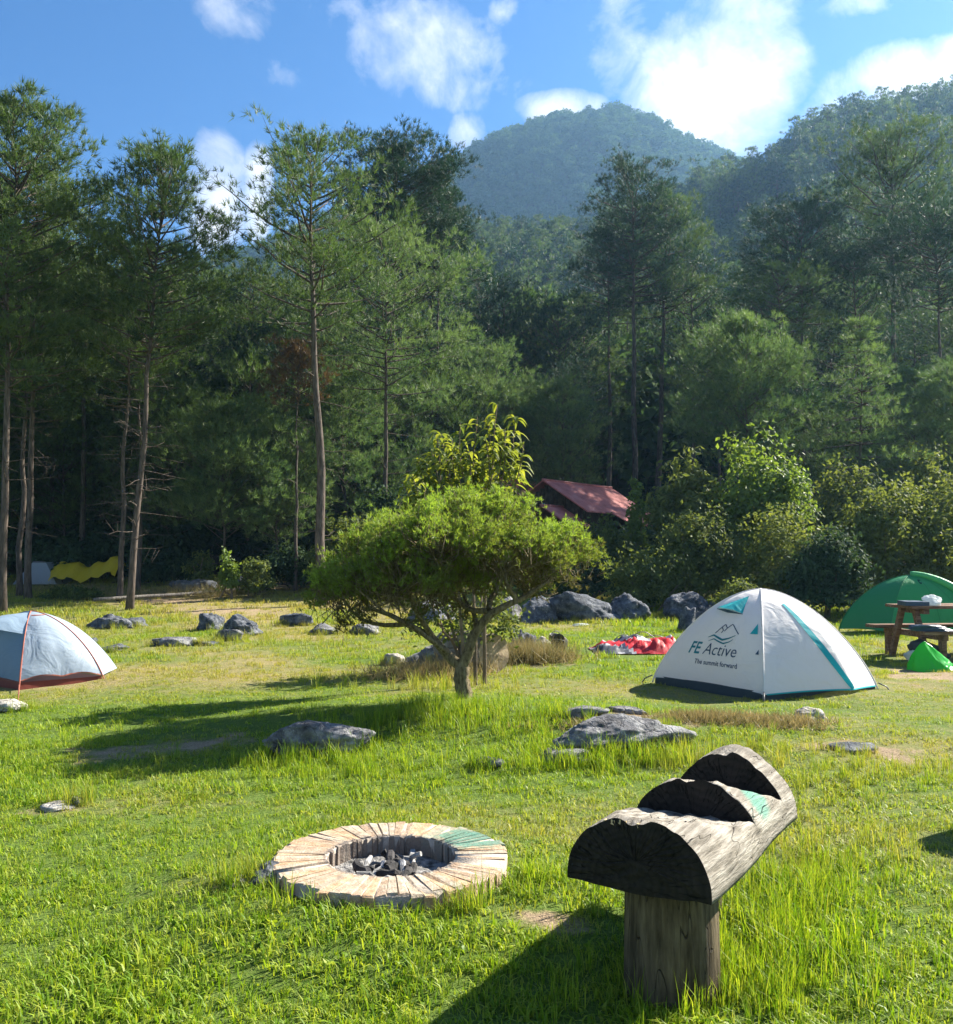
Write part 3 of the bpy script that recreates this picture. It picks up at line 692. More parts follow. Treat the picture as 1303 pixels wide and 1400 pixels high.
# ------------------------------------------------------------------ rocks
def rock(name, c, size, seed, label, mat='rock', rz=0, group=None, sub=4, sink=.34, cuts=20, rough=.24, cat='rock'):
    rng = np.random.default_rng(seed); bm = bmesh.new(); bmesh.ops.create_icosphere(bm, subdivisions=sub, radius=1)
    d = np.array([v.co for v in bm.verts]); d = unit(d)
    n = unit(rng.normal(0, 1, (cuts, 3))); off = rng.uniform(.62, 1.0, cuts)
    k = 14.0; q = np.maximum(d@n.T, 1e-3)/off; r = 1/(np.sum(q**k, 1)**(1/k)); r = np.minimum(r, 1.5)
    s = seed*3.7
    nz = fbm(d*2.2+s, 4)-.5; rid = np.abs(fbm(d*3.5+s+9, 4)-.5)
    strat = np.sin((d[:, 2]*9+fbm(d*1.5+s, 3)*6))
    r = r*(1+rough*2.0*nz-rough*2.2*np.clip(.12-rid, 0, 1)+rough*.16*strat)
    P = d*r[:, None]*np.array(size)/2*1.12; P[:, 2] = np.maximum(P[:, 2], -size[2]*.45)
    cs, sn = math.cos(rz), math.sin(rz); P = np.stack([P[:, 0]*cs-P[:, 1]*sn, P[:, 0]*sn+P[:, 1]*cs, P[:, 2]+size[2]*(.5-sink)], 1)
    F = np.array([[v.index for v in f.verts] for f in bm.faces]); bm.free()
    o = link(name, mesh_np(name, P, F, M[mat], True), None, c)
    return tag(o, label, cat, group)
def rock_px(px, py, w, h, depth, seed, label, name='rock', Y=None, **kw):
    """px,py: middle of the visible foot"""
    p = GP(px, py) if Y is None else on_ground(px, Y)
    s = p.y/1303
    sz = (w*s, depth, h*s*1.02)
    return rock(name, (p.x, p.y+depth*.4, hz(p.x, p.y+depth*.4)), sz, seed, label, **kw)
rock_px(428, 1036, 156, 54, .5, 1, 'grey weathered rock at the head of the long shadow in the lawn', mat='rock', sub=5, rough=.2, rz=.1)
rock_px(845, 1036, 176, 62, .5, 2, 'long grey ribbed rock in the grass before the log bench', mat='rock', sub=5, rough=.22, rz=.35, sink=.2)
rock_px(772, 1046, 92, 26, .35, 3, 'low flat grey rock trailing from the ribbed rock', mat='rock', rz=.3, rough=.2)
rock_px(920, 1022, 60, 28, .35, 4, 'small grey rock end half hidden in grass beside the ribbed rock', mat='rock')
rock_px(664, 1052, 34, 15, .16, 5, 'small dark stone in the bright grass behind the fire pit', mat='rock_dark', sub=3)
rock_px(1112, 985, 42, 24, .3, 6, 'pale smooth stone in front of the white tent', mat='rock_pale')
rock_px(790, 985, 60, 16, .3, 7, 'flat brown grey stone on the dry bank before the tent', mat='rock')
rock_px(855, 976, 60, 14, .3, 8, 'low ledge of stone on the dry bank before the tent', mat='rock')
rock_px(1165, 1030, 48, 14, .22, 9, 'low dark stone in a bare patch right of the tent', mat='rock_dark', sub=3)
rock_px(2, 975, 44, 20, .4, 10, 'pale stone beside the orange guy line', mat='rock_pale')
rock_px(65, 1112, 54, 11, .3, 11, 'flat pale stone sunk in the lawn', mat='rock_pale', sub=3)
rock_px(103, 1103, 24, 15, .14, 12, 'small dark stone at the end of the flat pale one', mat='rock_dark', sub=3)
rock_px(365, 1210, 44, 32, .22, 13, 'dark rough stone against the fire pit rim', mat='rock_dark')
rock_px(318, 1213, 42, 12, .14, 14, 'small pale stone left of the fire pit', mat='rock_pale', sub=3)
rock_px(325, 870, 62, 40, .7, 15, 'dark grey boulder, biggest of the pile on the lawn edge', mat='rock_dark', sub=5, rough=.22)
rock_px(292, 862, 30, 34, .5, 16, 'upright grey boulder beside the biggest of the pile', mat='rock_dark', sub=5)
rock_px(312, 876, 34, 26, .35, 17, 'pale grey stone in front of the boulder pile', mat='rock')
rock_px(232, 884, 62, 18, .5, 18, 'low long mossy stone beside the boulder pile', mat='rock')
rock_px(283, 883, 30, 10, .25, 19, 'small flat stone in front of the boulder pile', mat='rock_dark', sub=3)
rock_px(140, 860, 56, 28, .7, 20, 'grey boulder behind the tail of the grey blue tent', mat='rock_dark', sub=5)
rock_px(178, 858, 36, 22, .5, 92, 'rough grey boulder at the foot of the leaning pine', mat='rock_dark')
rock_px(150, 892, 44, 14, .4, 21, 'low dark stone near the tail of the grey blue tent', mat='rock_dark')
rock_px(122, 884, 24, 16, .3, 22, 'small dark stone next to the grey blue tent', mat='rock_dark', sub=3)
rock_px(405, 856, 46, 30, .5, 23, 'lumpy grey boulder under the edge of the small tree', mat='rock_dark')
rock_px(440, 868, 44, 16, .4, 24, 'low stone in the shade of the small tree crown', mat='rock')
rock_px(498, 868, 50, 22, .5, 25, 'grey stone behind the left side of the small tree', mat='rock')
rock_px(267, 815, 60, 34, .9, 26, 'stone heap overgrown with dry weeds above the fallen pole', mat='rock_dark', sub=5)
rock_px(320, 802, 34, 22, .6, 27, 'round grey stone above the fallen pole', mat='rock_dark')
rock_px(247, 797, 28, 15, .5, 28, 'whitish boulder on the bank near the forest edge', mat='rock_pale')
rock_px(358, 806, 24, 10, .4, 29, 'small stone on the bank above the fallen pole', mat='rock')
rock_px(410, 785, 30, 20, .5, 30, 'grey stone at the foot of the bare stemmed pine', mat='rock')
rock_px(800, 851, 110, 50, 1.3, 31, 'wide blue grey boulder in the shade below the shrubs', mat='rock_dark', sub=5, rough=.2, name='boulder')
rock_px(864, 849, 52, 50, 1.0, 132, 'tall round shouldered boulder with a pale top', mat='rock_dark', sub=5, name='boulder')
rock_px(745, 852, 50, 50, 1.0, 33, 'blue grey boulder hidden behind the right of the small tree', mat='rock_dark', sub=5, name='boulder')
rock_px(945, 848, 76, 52, 1.2, 34, 'blue grey boulder left of the white tent', mat='rock_dark', sub=5, name='boulder')
rock_px(1000, 846, 60, 46, 1.2, 35, 'boulder half hidden by the white tent', mat='rock_dark', sub=5, name='boulder')
rock_px(942, 864, 26, 42, .35, 36, 'small upright dark stone on the lawn beside the white tent', mat='rock_dark')
rock_px(1030, 832, 40, 46, .8, 37, 'pale topped boulder under the shrub behind the white tent', mat='rock', name='boulder')
rock_px(1075, 846, 70, 50, 1.1, 95, 'dark boulder in the shade behind the white tent ridge', mat='rock_dark', sub=5, name='boulder')
rock_px(540, 910, 34, 26, .35, 38, 'pale stone among weeds behind the small tree', mat='rock_pale')
rock_px(600, 905, 64, 40, .5, 39, 'grey boulder behind the fork of the small tree', mat='rock', sub=5)
rock_px(570, 918, 46, 26, .4, 93, 'weedy grey stone behind the small tree trunk', mat='rock_dark')
rock_px(715, 895, 40, 46, .45, 40, 'dark rock behind the dry brush', mat='rock_dark', sub=5)
rock_px(742, 886, 26, 20, .3, 41, 'pale stone at the end of the dry brush', mat='rock_pale')
rock_px(690, 850, 60, 40, .8, 42, 'grey boulder seen under the small tree crown', mat='rock', sub=5, name='boulder')
rock_px(590, 852, 70, 36, .8, 43, 'blue grey boulder seen through the small tree branches', mat='rock', sub=5, name='boulder')

# ------------------------------------------------------------------ cut log behind the tree, dry brush, fallen pole
def wood_grain(name, c1, c2, stretch=(14, 14, 1.6), paint=None, crack=.5, scale=2.2, cracks=False):
    m, t = newmat(name)
    co = t('ShaderNodeTexCoord').outputs['Object']
    mp = t('ShaderNodeMapping', {'Vector': co, 'Scale': stretch}).outputs[0]
    n = t('ShaderNodeTexNoise', {'Vector': mp, 'Scale': scale, 'Detail': 8.0, 'Roughness': .68}).outputs[0]
    n2 = t('ShaderNodeTexNoise', {'Vector': co, 'Scale': 5.0, 'Detail': 5.0}).outputs[0]
    c = t.ramp(n, [(.3, tuple(x*.35 for x in c1)), (.42, c1), (.66, c2)])
    c = t.mix(t.math('MULTIPLY', t.math('SUBTRACT', n2, .45), 2.4, clamp=True), c, tuple(x*.5 for x in c1))
    if cracks:
        cv = t('ShaderNodeTexNoise', {'Vector': mp, 'Scale': 1.7, 'Detail': 2.0, 'Roughness': .5, 'Distortion': .4}).outputs[0]
        k = t.math('MULTIPLY', t.math('SUBTRACT', .005, t.math('ABSOLUTE', t.math('SUBTRACT', cv, .52))), 220.0, clamp=True)
        c = t.mix(t.math('MULTIPLY', k, .6), c, (.03, .022, .016)); n = t.math('SUBTRACT', n, k)
    if paint:
        (pc, pr, pcol) = paint
        d = t('ShaderNodeVectorMath', {0: co, 1: pc}, operation='DISTANCE').outputs['Value']
        f = t.math('MULTIPLY', t.math('SUBTRACT', pr, t.math('ADD', d, t.math('MULTIPLY', t.math('SUBTRACT', n, .5), pr*.8))), 22.0, clamp=True)
        c = t.mix(t.math('MULTIPLY', f, .75), c, pcol)
    bm = t('ShaderNodeBump', {'Height': n, 'Strength': crack, 'Distance': .02}).outputs[0]
    finish(t, t('ShaderNodeBsdfPrincipled', {'Base Color': c, 'Roughness': .85, 'Specular IOR Level': .2, 'Normal': bm}).outputs[0]); return m
M['end_grain'] = plain('end_grain', (.22, .16, .1), (.42, .32, .2), .85, 14, .5, 40)
M['log_bark'] = wood_grain('log_bark', (.16, .13, .1), (.34, .3, .25), (3, 14, 14))
def cut_log():
    a, b = GP(612, 915), GP(676, 921)
    r = .27; c0 = Vector((a.x, a.y+.35, 0)); c1 = Vector((b.x, b.y+.1, 0)); d = (c1-c0)
    e = empty('cut_log', (c0.x, c0.y, hz(c0.x, c0.y)), 'thick sawn log lying behind the small tree, pale end towards the tents', 'log', rz=math.atan2(d.y, d.x))
    n = 10; t = np.linspace(0, d.length, n); rr = r*(1+RNG.normal(0, .03, n))
    V, F = tube(np.stack([t, np.zeros(n), np.full(n, r*.95)], 1), rr, 22, False); V = V+(fbm(V*9, 3)-.5)[:, None]*.05
    link('log_body', mesh_np('log_body', V, F, M['log_bark'], True), e)
    for s in (0, -1):
        ring = V.reshape(n, 22, 3)[s]; cc = ring.mean(0)+np.array([.015 if s else -.015, 0, 0]); i = np.arange(22)
        P = np.concatenate([ring, [cc]]); link('cut_face', mesh_np('cut_face', P, np.stack([i, (i+1) % 22, np.full(22, 22)], 1), M['end_grain']), e)
cut_log()
def brush_pile(px, py, w, h, label, seed, mat='dry_brush', n=500):
    rng = np.random.default_rng(seed); p = GP(px, py); s = p.y/1303
    C = np.stack([rng.normal(0, w*s*.25, n), rng.normal(0, w*s*.14, n), np.zeros(n)], 1)
    D = rng.normal(0, .5, (n, 3)); D[:, 2] = np.abs(D[:, 2])+.7
    C *= 1.35; V, F = needles(C, D, 5, h*s*.62, .004, .6, rng, .1)
    k = V.reshape(-1, 3, 3); k[:, 2, 2] = np.maximum(k[:, 2, 2], .02)
    o = link('dry_brush', mesh_np('dry_brush', k.reshape(-1, 3), F, M[mat], False, {'tone': np.repeat(rng.random(n), 15)}), None, p)
    return tag(o, label, 'dry brush')
brush_pile(725, 905, 90, 52, 'heap of dry brown brush right of the sawn log', 1, n=900)
brush_pile(590, 925, 120, 44, 'tangle of dry stalks on the stones behind the small tree', 2, n=600)
brush_pile(960, 985, 90, 24, 'dry brown bank weeds just before the white tent', 3, n=700)
brush_pile(1040, 990, 120, 22, 'dry matted weeds along the bank before the white tent', 4, n=800)
brush_pile(830, 992, 120, 20, 'dry weeds between the low stones of the bank', 5, n=600)
brush_pile(270, 815, 90, 34, 'dry weeds growing over the stone heap by the fallen pole', 6, n=500)
brush_pile(110, 806, 140, 16, 'dry tall grass on the bank below the yellow tarpaulin', 7, n=700)
brush_pile(235, 812, 140, 15, 'dry tall grass along the bank behind the fallen pole', 8, n=700)
def fallen_pole():
    a, b = GP(128, 829), GP(425, 803); a.z += .2; b.z += .32
    n = 24; P = np.array([a.lerp(b, k/(n-1)) for k in range(n)]); P[:, 2] = np.convolve(np.pad(H(P[:, 0], P[:, 1]-.0), 4, 'edge'), np.ones(9)/9, 'valid')+.17+.02*np.sin(np.linspace(0, 9, n))
    P -= np.array(a); V, F = tube(P, np.linspace(.05, .04, n), 8)
    o = link('fallen_pole', mesh_np('fallen_pole', V, F, M['grey_bark'], True), None, a)
    tag(o, 'long thin fallen pole lying across the bank below the forest edge', 'pole')
fallen_pole()

# ------------------------------------------------------------------ fire pit
def fire_pit():
    cx = (537-651.5)/1303*4.55; cyy = 4.57; g = hz(cx, cyy)
    e = empty('fire_pit', (cx, cyy, 0), 'round fire pit ringed with brick on edge, patch of green paint on the rim', 'fire pit')
    def brickmat(nm, c1, c2, c3):
        m, t = newmat(nm); co = t('ShaderNodeTexCoord').outputs['Object']
        n = t('ShaderNodeTexNoise', {'Vector': co, 'Scale': 22.0, 'Detail': 8.0, 'Roughness': .7}).outputs[0]; n2 = t('ShaderNodeTexNoise', {'Vector': co, 'Scale': 90.0, 'Detail': 4.0}).outputs[0]
        c = t.ramp(n, [(.33, c1), (.5, c2), (.68, c3)]); sp = t('ShaderNodeSeparateXYZ', {0: co})
        r = t.math('SQRT', t.math('ADD', t.math('POWER', sp.outputs[0], 2.0), t.math('POWER', sp.outputs[1], 2.0)))
        f = t.math('MULTIPLY', t.math('SUBTRACT', .328, t.math('ADD', r, t.math('MULTIPLY', t.math('SUBTRACT', n, .5), .05))), 60.0, clamp=True)
        pd = t('ShaderNodeVectorMath', {0: co, 1: (.36, .27, .145)}, operation='DISTANCE').outputs['Value']; nb_ = t('ShaderNodeTexNoise', {'Vector': co, 'Scale': 9.0, 'Detail': 7.0, 'Roughness': .75}).outputs[0]
        pf = t.math('MULTIPLY', t.math('SUBTRACT', .235, t.math('ADD', pd, t.math('MULTIPLY', t.math('SUBTRACT', nb_, .5), .5))), 9.0, clamp=True)
        c = t.mix(t.math('MULTIPLY', pf, t.math('ADD', .35, t.math('MULTIPLY', n, .8)), clamp=True), c, (.05, .21, .16))   # old green paint
        c = t.mix(t.math('MULTIPLY', f, .8), c, (.17, .15, .135))   # soot on the inside
        c = t.mix(t.math('MULTIPLY', t.math('SUBTRACT', n2, .5), 1.2, clamp=True), c, tuple(x*.5 for x in c1))
        bm = t('ShaderNodeBump', {'Height': t.math('ADD', n, t.math('MULTIPLY', n2, .6)), 'Strength': 1.0, 'Distance': .008}).outputs[0]
        finish(t, t('ShaderNodeBsdfPrincipled', {'Base Color': c, 'Roughness': .95, 'Specular IOR Level': .1, 'Normal': bm}).outputs[0]); return m
    mats = [brickmat('fired_brick_%d' % k, *c) for k, c in enumerate([((.27, .18, .12), (.40, .29, .2), (.48, .41, .32)), ((.3, .22, .16), (.42, .34, .25), (.5, .44, .35)), ((.25, .19, .14), (.38, .31, .23), (.47, .42, .34)), ((.32, .19, .11), (.43, .3, .19), (.48, .4, .29))])]
    M['mortar'] = plain('mortar', (.3, .25, .2), (.46, .4, .33), .95, 20, .6, 80)
    M['soot'] = plain('soot_stone', (.1, .09, .08), (.3, .27, .24), .95, 8, .5, 60)
    r0, r1, top = .30, .55, .145
    # masonry core under and between the bricks
    th = np.linspace(0, 2*math.pi, 73)[:-1]; prof = [(r0+.02, -.1), (r0+.003, top-.004), (r1-.004, top-.005), (r1-.02, -.1)]
    V = np.array([[r*math.cos(a), r*math.sin(a), z] for (r, z) in prof for a in th]); i = np.arange(72)
    F = np.concatenate([np.stack([k*72+i, k*72+(i+1) % 72, (k+1)*72+(i+1) % 72, (k+1)*72+i], 1) for k in range(3)])
    link('masonry_core', mesh_np('masonry_core', V, F, M['mortar'], True), e)
    N = 68; rng = np.random.default_rng(3)
    for k in range(N):
        a = k*2*math.pi/N; da = math.pi/N*.985*rng.uniform(.97, 1.0)
        zt = top+rng.normal(0, .0022); ri = r0+rng.normal(0, .006); ro = r1+rng.normal(0, .009); mid = (ri+ro)/2
        if abs(((a-R(-14)+math.pi) % (2*math.pi))-math.pi) < .07: zt -= .035   # one brick has sunk
        b_ = Buf(); lay = []
        for (z, sh) in ((-.06, 0), (zt-.008, 0), (zt, .007)):
            lay += [[(ri+sh)*math.cos(a-da+sh), (ri+sh)*math.sin(a-da+sh), z], [(ro-sh)*math.cos(a-da+sh*.6), (ro-sh)*math.sin(a-da+sh*.6), z],
                    [(ro-sh)*math.cos(a+da-sh*.6), (ro-sh)*math.sin(a+da-sh*.6), z], [(ri+sh)*math.cos(a+da-sh), (ri+sh)*math.sin(a+da-sh), z]]
        P = np.array(lay)+rng.normal(0, .0028, (12, 3)); F = [[8, 9, 10, 11]]
        for q in (0, 4):
            for s in range(4): F.append([q+s, q+(s+1) % 4, q+4+(s+1) % 4, q+4+s])
        green = R(8) < a < R(68)
        o = link('brick', mesh_np('brick', P, np.array(F), mats[rng.integers(4)], False), e)
        if green and k % 3 == 0: o['label'] = 'brick daubed with green paint'
    e.location.z = g
    # ash bed and charred wood
    n = 40; rr = np.linspace(0, r0+.03, 9)[:, None]; aa = np.linspace(0, 2*math.pi, n+1)[None, :-1]
    X = (rr*np.cos(aa)).ravel(); Y = (rr*np.sin(aa)).ravel(); Z = .06+.04*(fbm2(X, Y, 18, 3)-.5)-.005*np.hypot(X, Y)/r0
    i = np.arange(8)[:, None]*n; j = np.arange(n)[None]; F = np.stack([i+j, i+n+j, i+n+(j+1) % n, i+(j+1) % n], -1).reshape(-1, 4)
    ash = link('ash_bed', mesh_np('ash_bed', np.stack([X, Y, Z], 1), F, plain('ash', (.03, .03, .03), (.34, .33, .32), .95, 16, .9, 60, bdist=.03), True), None, (cx, cyy, g))
    ash['kind'] = 'stuff'; tag(ash, 'bed of grey ash and cinders in the fire pit', 'ash')
    char = plain('charred_wood', (.008, .008, .008), (.05, .045, .045), .8, 12, .8, 50); chal = plain('ashen_wood', (.06, .06, .06), (.4, .39, .38), .9, 14, .8, 50)
    for k in range(26):
        a = rng.uniform(0, 6.28); q = rng.uniform(0, .2); l = rng.uniform(.07, .2); dr = unit(np.array([rng.normal(), rng.normal(), rng.normal(0, .18)]))
        pth = np.array([dr*l*(s-.5) for s in np.linspace(0, 1, 5)])+rng.normal(0, .006, (5, 3)); V, F = tube(pth, rng.uniform(.009, .022)*(1+rng.normal(0, .15, 5)), 6)
        o = link('charred_stick', mesh_np('charred_stick', V, F, chal if k % 3 == 0 else char, False), None, (cx+q*math.cos(a), cyy+q*math.sin(a), g+.068+rng.uniform(0, .025)))
        tag(o, 'charred stick among the ashes of the fire pit', 'stick', 'charred sticks in the fire pit')
fire_pit()

# ------------------------------------------------------------------ log bench
def log_bench():
    o0 = Vector((.545, 3.30)); ax = Vector((.52, .854)).normalized(); Lg = 1.2
    g = hz(.7, 3.5); hw, ht, zb = .26, .245, .42
    e = empty('log_bench', (o0.x, o0.y, g), 'notched half log bench on stout posts, sawn ends dark with weather and painted shade and a dab of green paint', 'bench', rz=math.atan2(ax.y, ax.x))
    # local x runs along the log, y to its left
    X1, X2 = .60, 1.04
    def top(x):
        if x < X1: return .665-.13*(x/X1)**.9
        if x < X2: return .685-.15*((x-X1)/(X2-X1))**.8
        return .715
    st = sorted(list(np.linspace(0, Lg, 40))+[X1-.0005, X1+.0005, X2-.0005, X2+.0005]); K = 61; V = []
    for si, x in enumerate(st):
        th = np.linspace(0, math.pi, K); rowy = hw*np.cos(th); rz_ = zb+ht*np.sin(th)**.85
        rad = 1+.05*(fbm(np.stack([rowy*6, rz_*6, np.full(K, x*2.5)], -1), 3)-.5)
        y = rowy*rad*(1+.03*math.sin(x*5)); z = np.minimum(zb+(rz_-zb)*rad*(1+(0 if x < X1 else .08 if x < X2 else .2)*np.sin(th)**5), top(x)+.03*(fbm(np.stack([rowy*26, np.full(K, x*9), np.zeros(K)], -1), 3)-.5))
        ed = np.exp(-((rowy-.02)/.035)**2)*.022*(1 if (x < .03 or X1 <= x < X1+.03 or X2 <= x < X2+.04) else 0)   # split in the upper edge
        z = z-ed-(.03*np.clip(fbm(np.stack([rowy*38, np.full(K, x*3), np.full(K, 4.)], -1), 3)-.45, 0, 1)*(np.sin(th)**2) if ed.max() > .001 or x > Lg-.03 else 0)
        zb_ = zb+.012*np.cos(np.linspace(-1, 1, 9)*1.57)*(-1)+RNG.normal(0, .002, 9)
        yb = np.linspace(-hw, hw, 11)[1:-1]
        V.append(np.concatenate([np.stack([np.full(K, x), y, z], 1), np.stack([np.full(9, x), yb, zb_], 1)]))
    V = np.array(V); n, k = V.shape[:2]
    i = np.arange(n-1)[:, None]*k; j = np.arange(k)[None]; F = np.stack([i+j, i+k+j, i+k+(j+1) % k, i+(j+1) % k], -1).reshape(-1, 4)
    jj = np.tile(np.arange(k), n-1); seg = np.repeat(np.arange(n-1), k)
    steps = [a for a in range(n-1) if st[a+1]-st[a] < .0015]
    side = wood_grain('weathered_log', (.2, .175, .14), (.47, .43, .37), (1.1, 9, 9), ((.78, -.205, .585), .105, (.11, .33, .25)), 1.0, 4.0, True)
    dark, t = newmat('dark_sawn_end'); co = t('ShaderNodeTexCoord').outputs['Object']; sp = t('ShaderNodeSeparateXYZ', {0: co}); zc = t.math('SUBTRACT', sp.outputs[2], .44)  # near-black end grain: weathered wood plus shade put into the colour
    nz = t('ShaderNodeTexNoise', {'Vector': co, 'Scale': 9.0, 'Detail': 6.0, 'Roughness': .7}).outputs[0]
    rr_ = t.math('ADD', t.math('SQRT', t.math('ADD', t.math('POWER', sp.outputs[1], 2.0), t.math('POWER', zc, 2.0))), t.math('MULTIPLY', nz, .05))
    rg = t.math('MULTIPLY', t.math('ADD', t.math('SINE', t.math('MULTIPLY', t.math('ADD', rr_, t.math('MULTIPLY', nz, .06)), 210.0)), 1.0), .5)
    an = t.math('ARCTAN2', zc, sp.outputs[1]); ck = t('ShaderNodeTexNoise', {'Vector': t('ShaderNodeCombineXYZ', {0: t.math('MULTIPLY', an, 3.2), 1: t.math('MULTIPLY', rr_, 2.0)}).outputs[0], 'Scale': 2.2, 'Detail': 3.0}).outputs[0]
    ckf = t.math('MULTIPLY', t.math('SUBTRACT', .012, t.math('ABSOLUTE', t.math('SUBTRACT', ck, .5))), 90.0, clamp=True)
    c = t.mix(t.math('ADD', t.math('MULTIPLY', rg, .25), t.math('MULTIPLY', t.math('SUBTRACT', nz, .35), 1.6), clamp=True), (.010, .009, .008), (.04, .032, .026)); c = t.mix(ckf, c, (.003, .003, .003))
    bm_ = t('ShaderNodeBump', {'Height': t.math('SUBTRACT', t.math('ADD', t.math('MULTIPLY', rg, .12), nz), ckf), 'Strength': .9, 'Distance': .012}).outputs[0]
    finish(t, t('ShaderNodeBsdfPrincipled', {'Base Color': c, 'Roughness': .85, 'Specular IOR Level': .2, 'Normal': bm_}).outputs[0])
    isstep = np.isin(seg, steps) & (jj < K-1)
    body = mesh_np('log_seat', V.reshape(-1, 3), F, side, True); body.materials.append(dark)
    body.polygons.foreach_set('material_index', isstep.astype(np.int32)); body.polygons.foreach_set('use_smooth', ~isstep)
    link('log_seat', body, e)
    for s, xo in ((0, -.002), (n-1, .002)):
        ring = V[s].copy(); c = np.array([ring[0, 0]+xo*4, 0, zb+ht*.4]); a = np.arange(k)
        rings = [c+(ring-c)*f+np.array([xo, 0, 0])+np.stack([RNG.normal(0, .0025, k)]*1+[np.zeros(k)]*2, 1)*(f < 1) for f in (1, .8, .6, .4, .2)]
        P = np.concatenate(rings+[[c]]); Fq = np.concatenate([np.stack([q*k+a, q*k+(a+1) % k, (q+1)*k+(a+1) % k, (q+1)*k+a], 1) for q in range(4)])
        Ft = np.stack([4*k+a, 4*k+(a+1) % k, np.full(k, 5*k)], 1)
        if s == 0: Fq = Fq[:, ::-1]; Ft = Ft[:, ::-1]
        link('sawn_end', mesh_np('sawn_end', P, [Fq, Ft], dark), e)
    fresh = plain('fresh_splinter', (.5, .36, .18), (.62, .48, .28), .8, 20, .6, 60)
    rs = np.random.default_rng(12)
    for (x, yc, zt, n_) in ((.0, .06, .65, 7),):
        B_ = Buf()
        for k_ in range(n_):
            y = yc+rs.normal(0, .035); P_, F_ = box((x+.012, y, zt-.012+rs.normal(0, .004)), (.03, rs.uniform(.006, .014), rs.uniform(.01, .018)), 0, .002); B_.add(P_, F_)
        link('splintered_edge', B_.mesh('splintered_edge', fresh), e)
    pm = wood_grain('post_wood', (.07, .052, .03), (.19, .15, .09), (9, 9, 1.1), None, 1.0, 3.0, True)
    for (x, y, r) in ((.24, -.035, .168), (.96, .09, .085)):
        nz_ = 9; zz = np.linspace(-.2, zb-.012, nz_); V2, F2 = tube(np.stack([np.full(nz_, x), np.full(nz_, y), zz], 1), np.linspace(r*1.04, r*.97, nz_), 28, False)
        th = np.arctan2(V2[:, 1]-y, V2[:, 0]-x); f = 1+.07*(fbm(np.stack([np.cos(th)*3, np.sin(th)*3, V2[:, 2]*.8], -1), 3)-.5)
        for ca in (2.9, 3.5, 4.4): f -= .05*np.exp(-((((th-ca+math.pi) % (2*math.pi))-math.pi)/.045)**2)
        V2[:, 0] = x+(V2[:, 0]-x)*f; V2[:, 1] = y+(V2[:, 1]-y)*f
        link('post', mesh_np('post', V2, F2, pm, True), e)
log_bench()
#SPLIT_TENTS
# ------------------------------------------------------------------ tents
def fabric(name, c, trans=.3, rough=.6, wr=.35, dirt=.06):
    m, t = newmat(name)
    co = t('ShaderNodeTexCoord').outputs['Object']
    n = t('ShaderNodeTexNoise', {'Vector': co, 'Scale': 3.0, 'Detail': 3.0, 'Distortion': 1.2}).outputs[0]
    n2 = t('ShaderNodeTexNoise', {'Vector': co, 'Scale': 11.0, 'Detail': 4.0}).outputs[0]
    col = t.mix(t.math('MULTIPLY', n2, dirt*2), c, tuple(x*.7 for x in c))
    bm = t('ShaderNodeBump', {'Height': n, 'Strength': wr, 'Distance': .05}).outputs[0]
    bm = t('ShaderNodeBump', {'Height': n2, 'Strength': wr*.4, 'Distance': .012, 'Normal': bm}).outputs[0]
    p = t('ShaderNodeBsdfPrincipled', {'Base Color': col, 'Roughness': rough, 'Specular IOR Level': .3, 'Normal': bm}).outputs[0]
    tr = t('ShaderNodeBsdfTranslucent', {'Color': col, 'Normal': bm}).outputs[0]
    finish(t, t('ShaderNodeMixShader', {0: trans, 1: p, 2: tr}).outputs[0]); return m
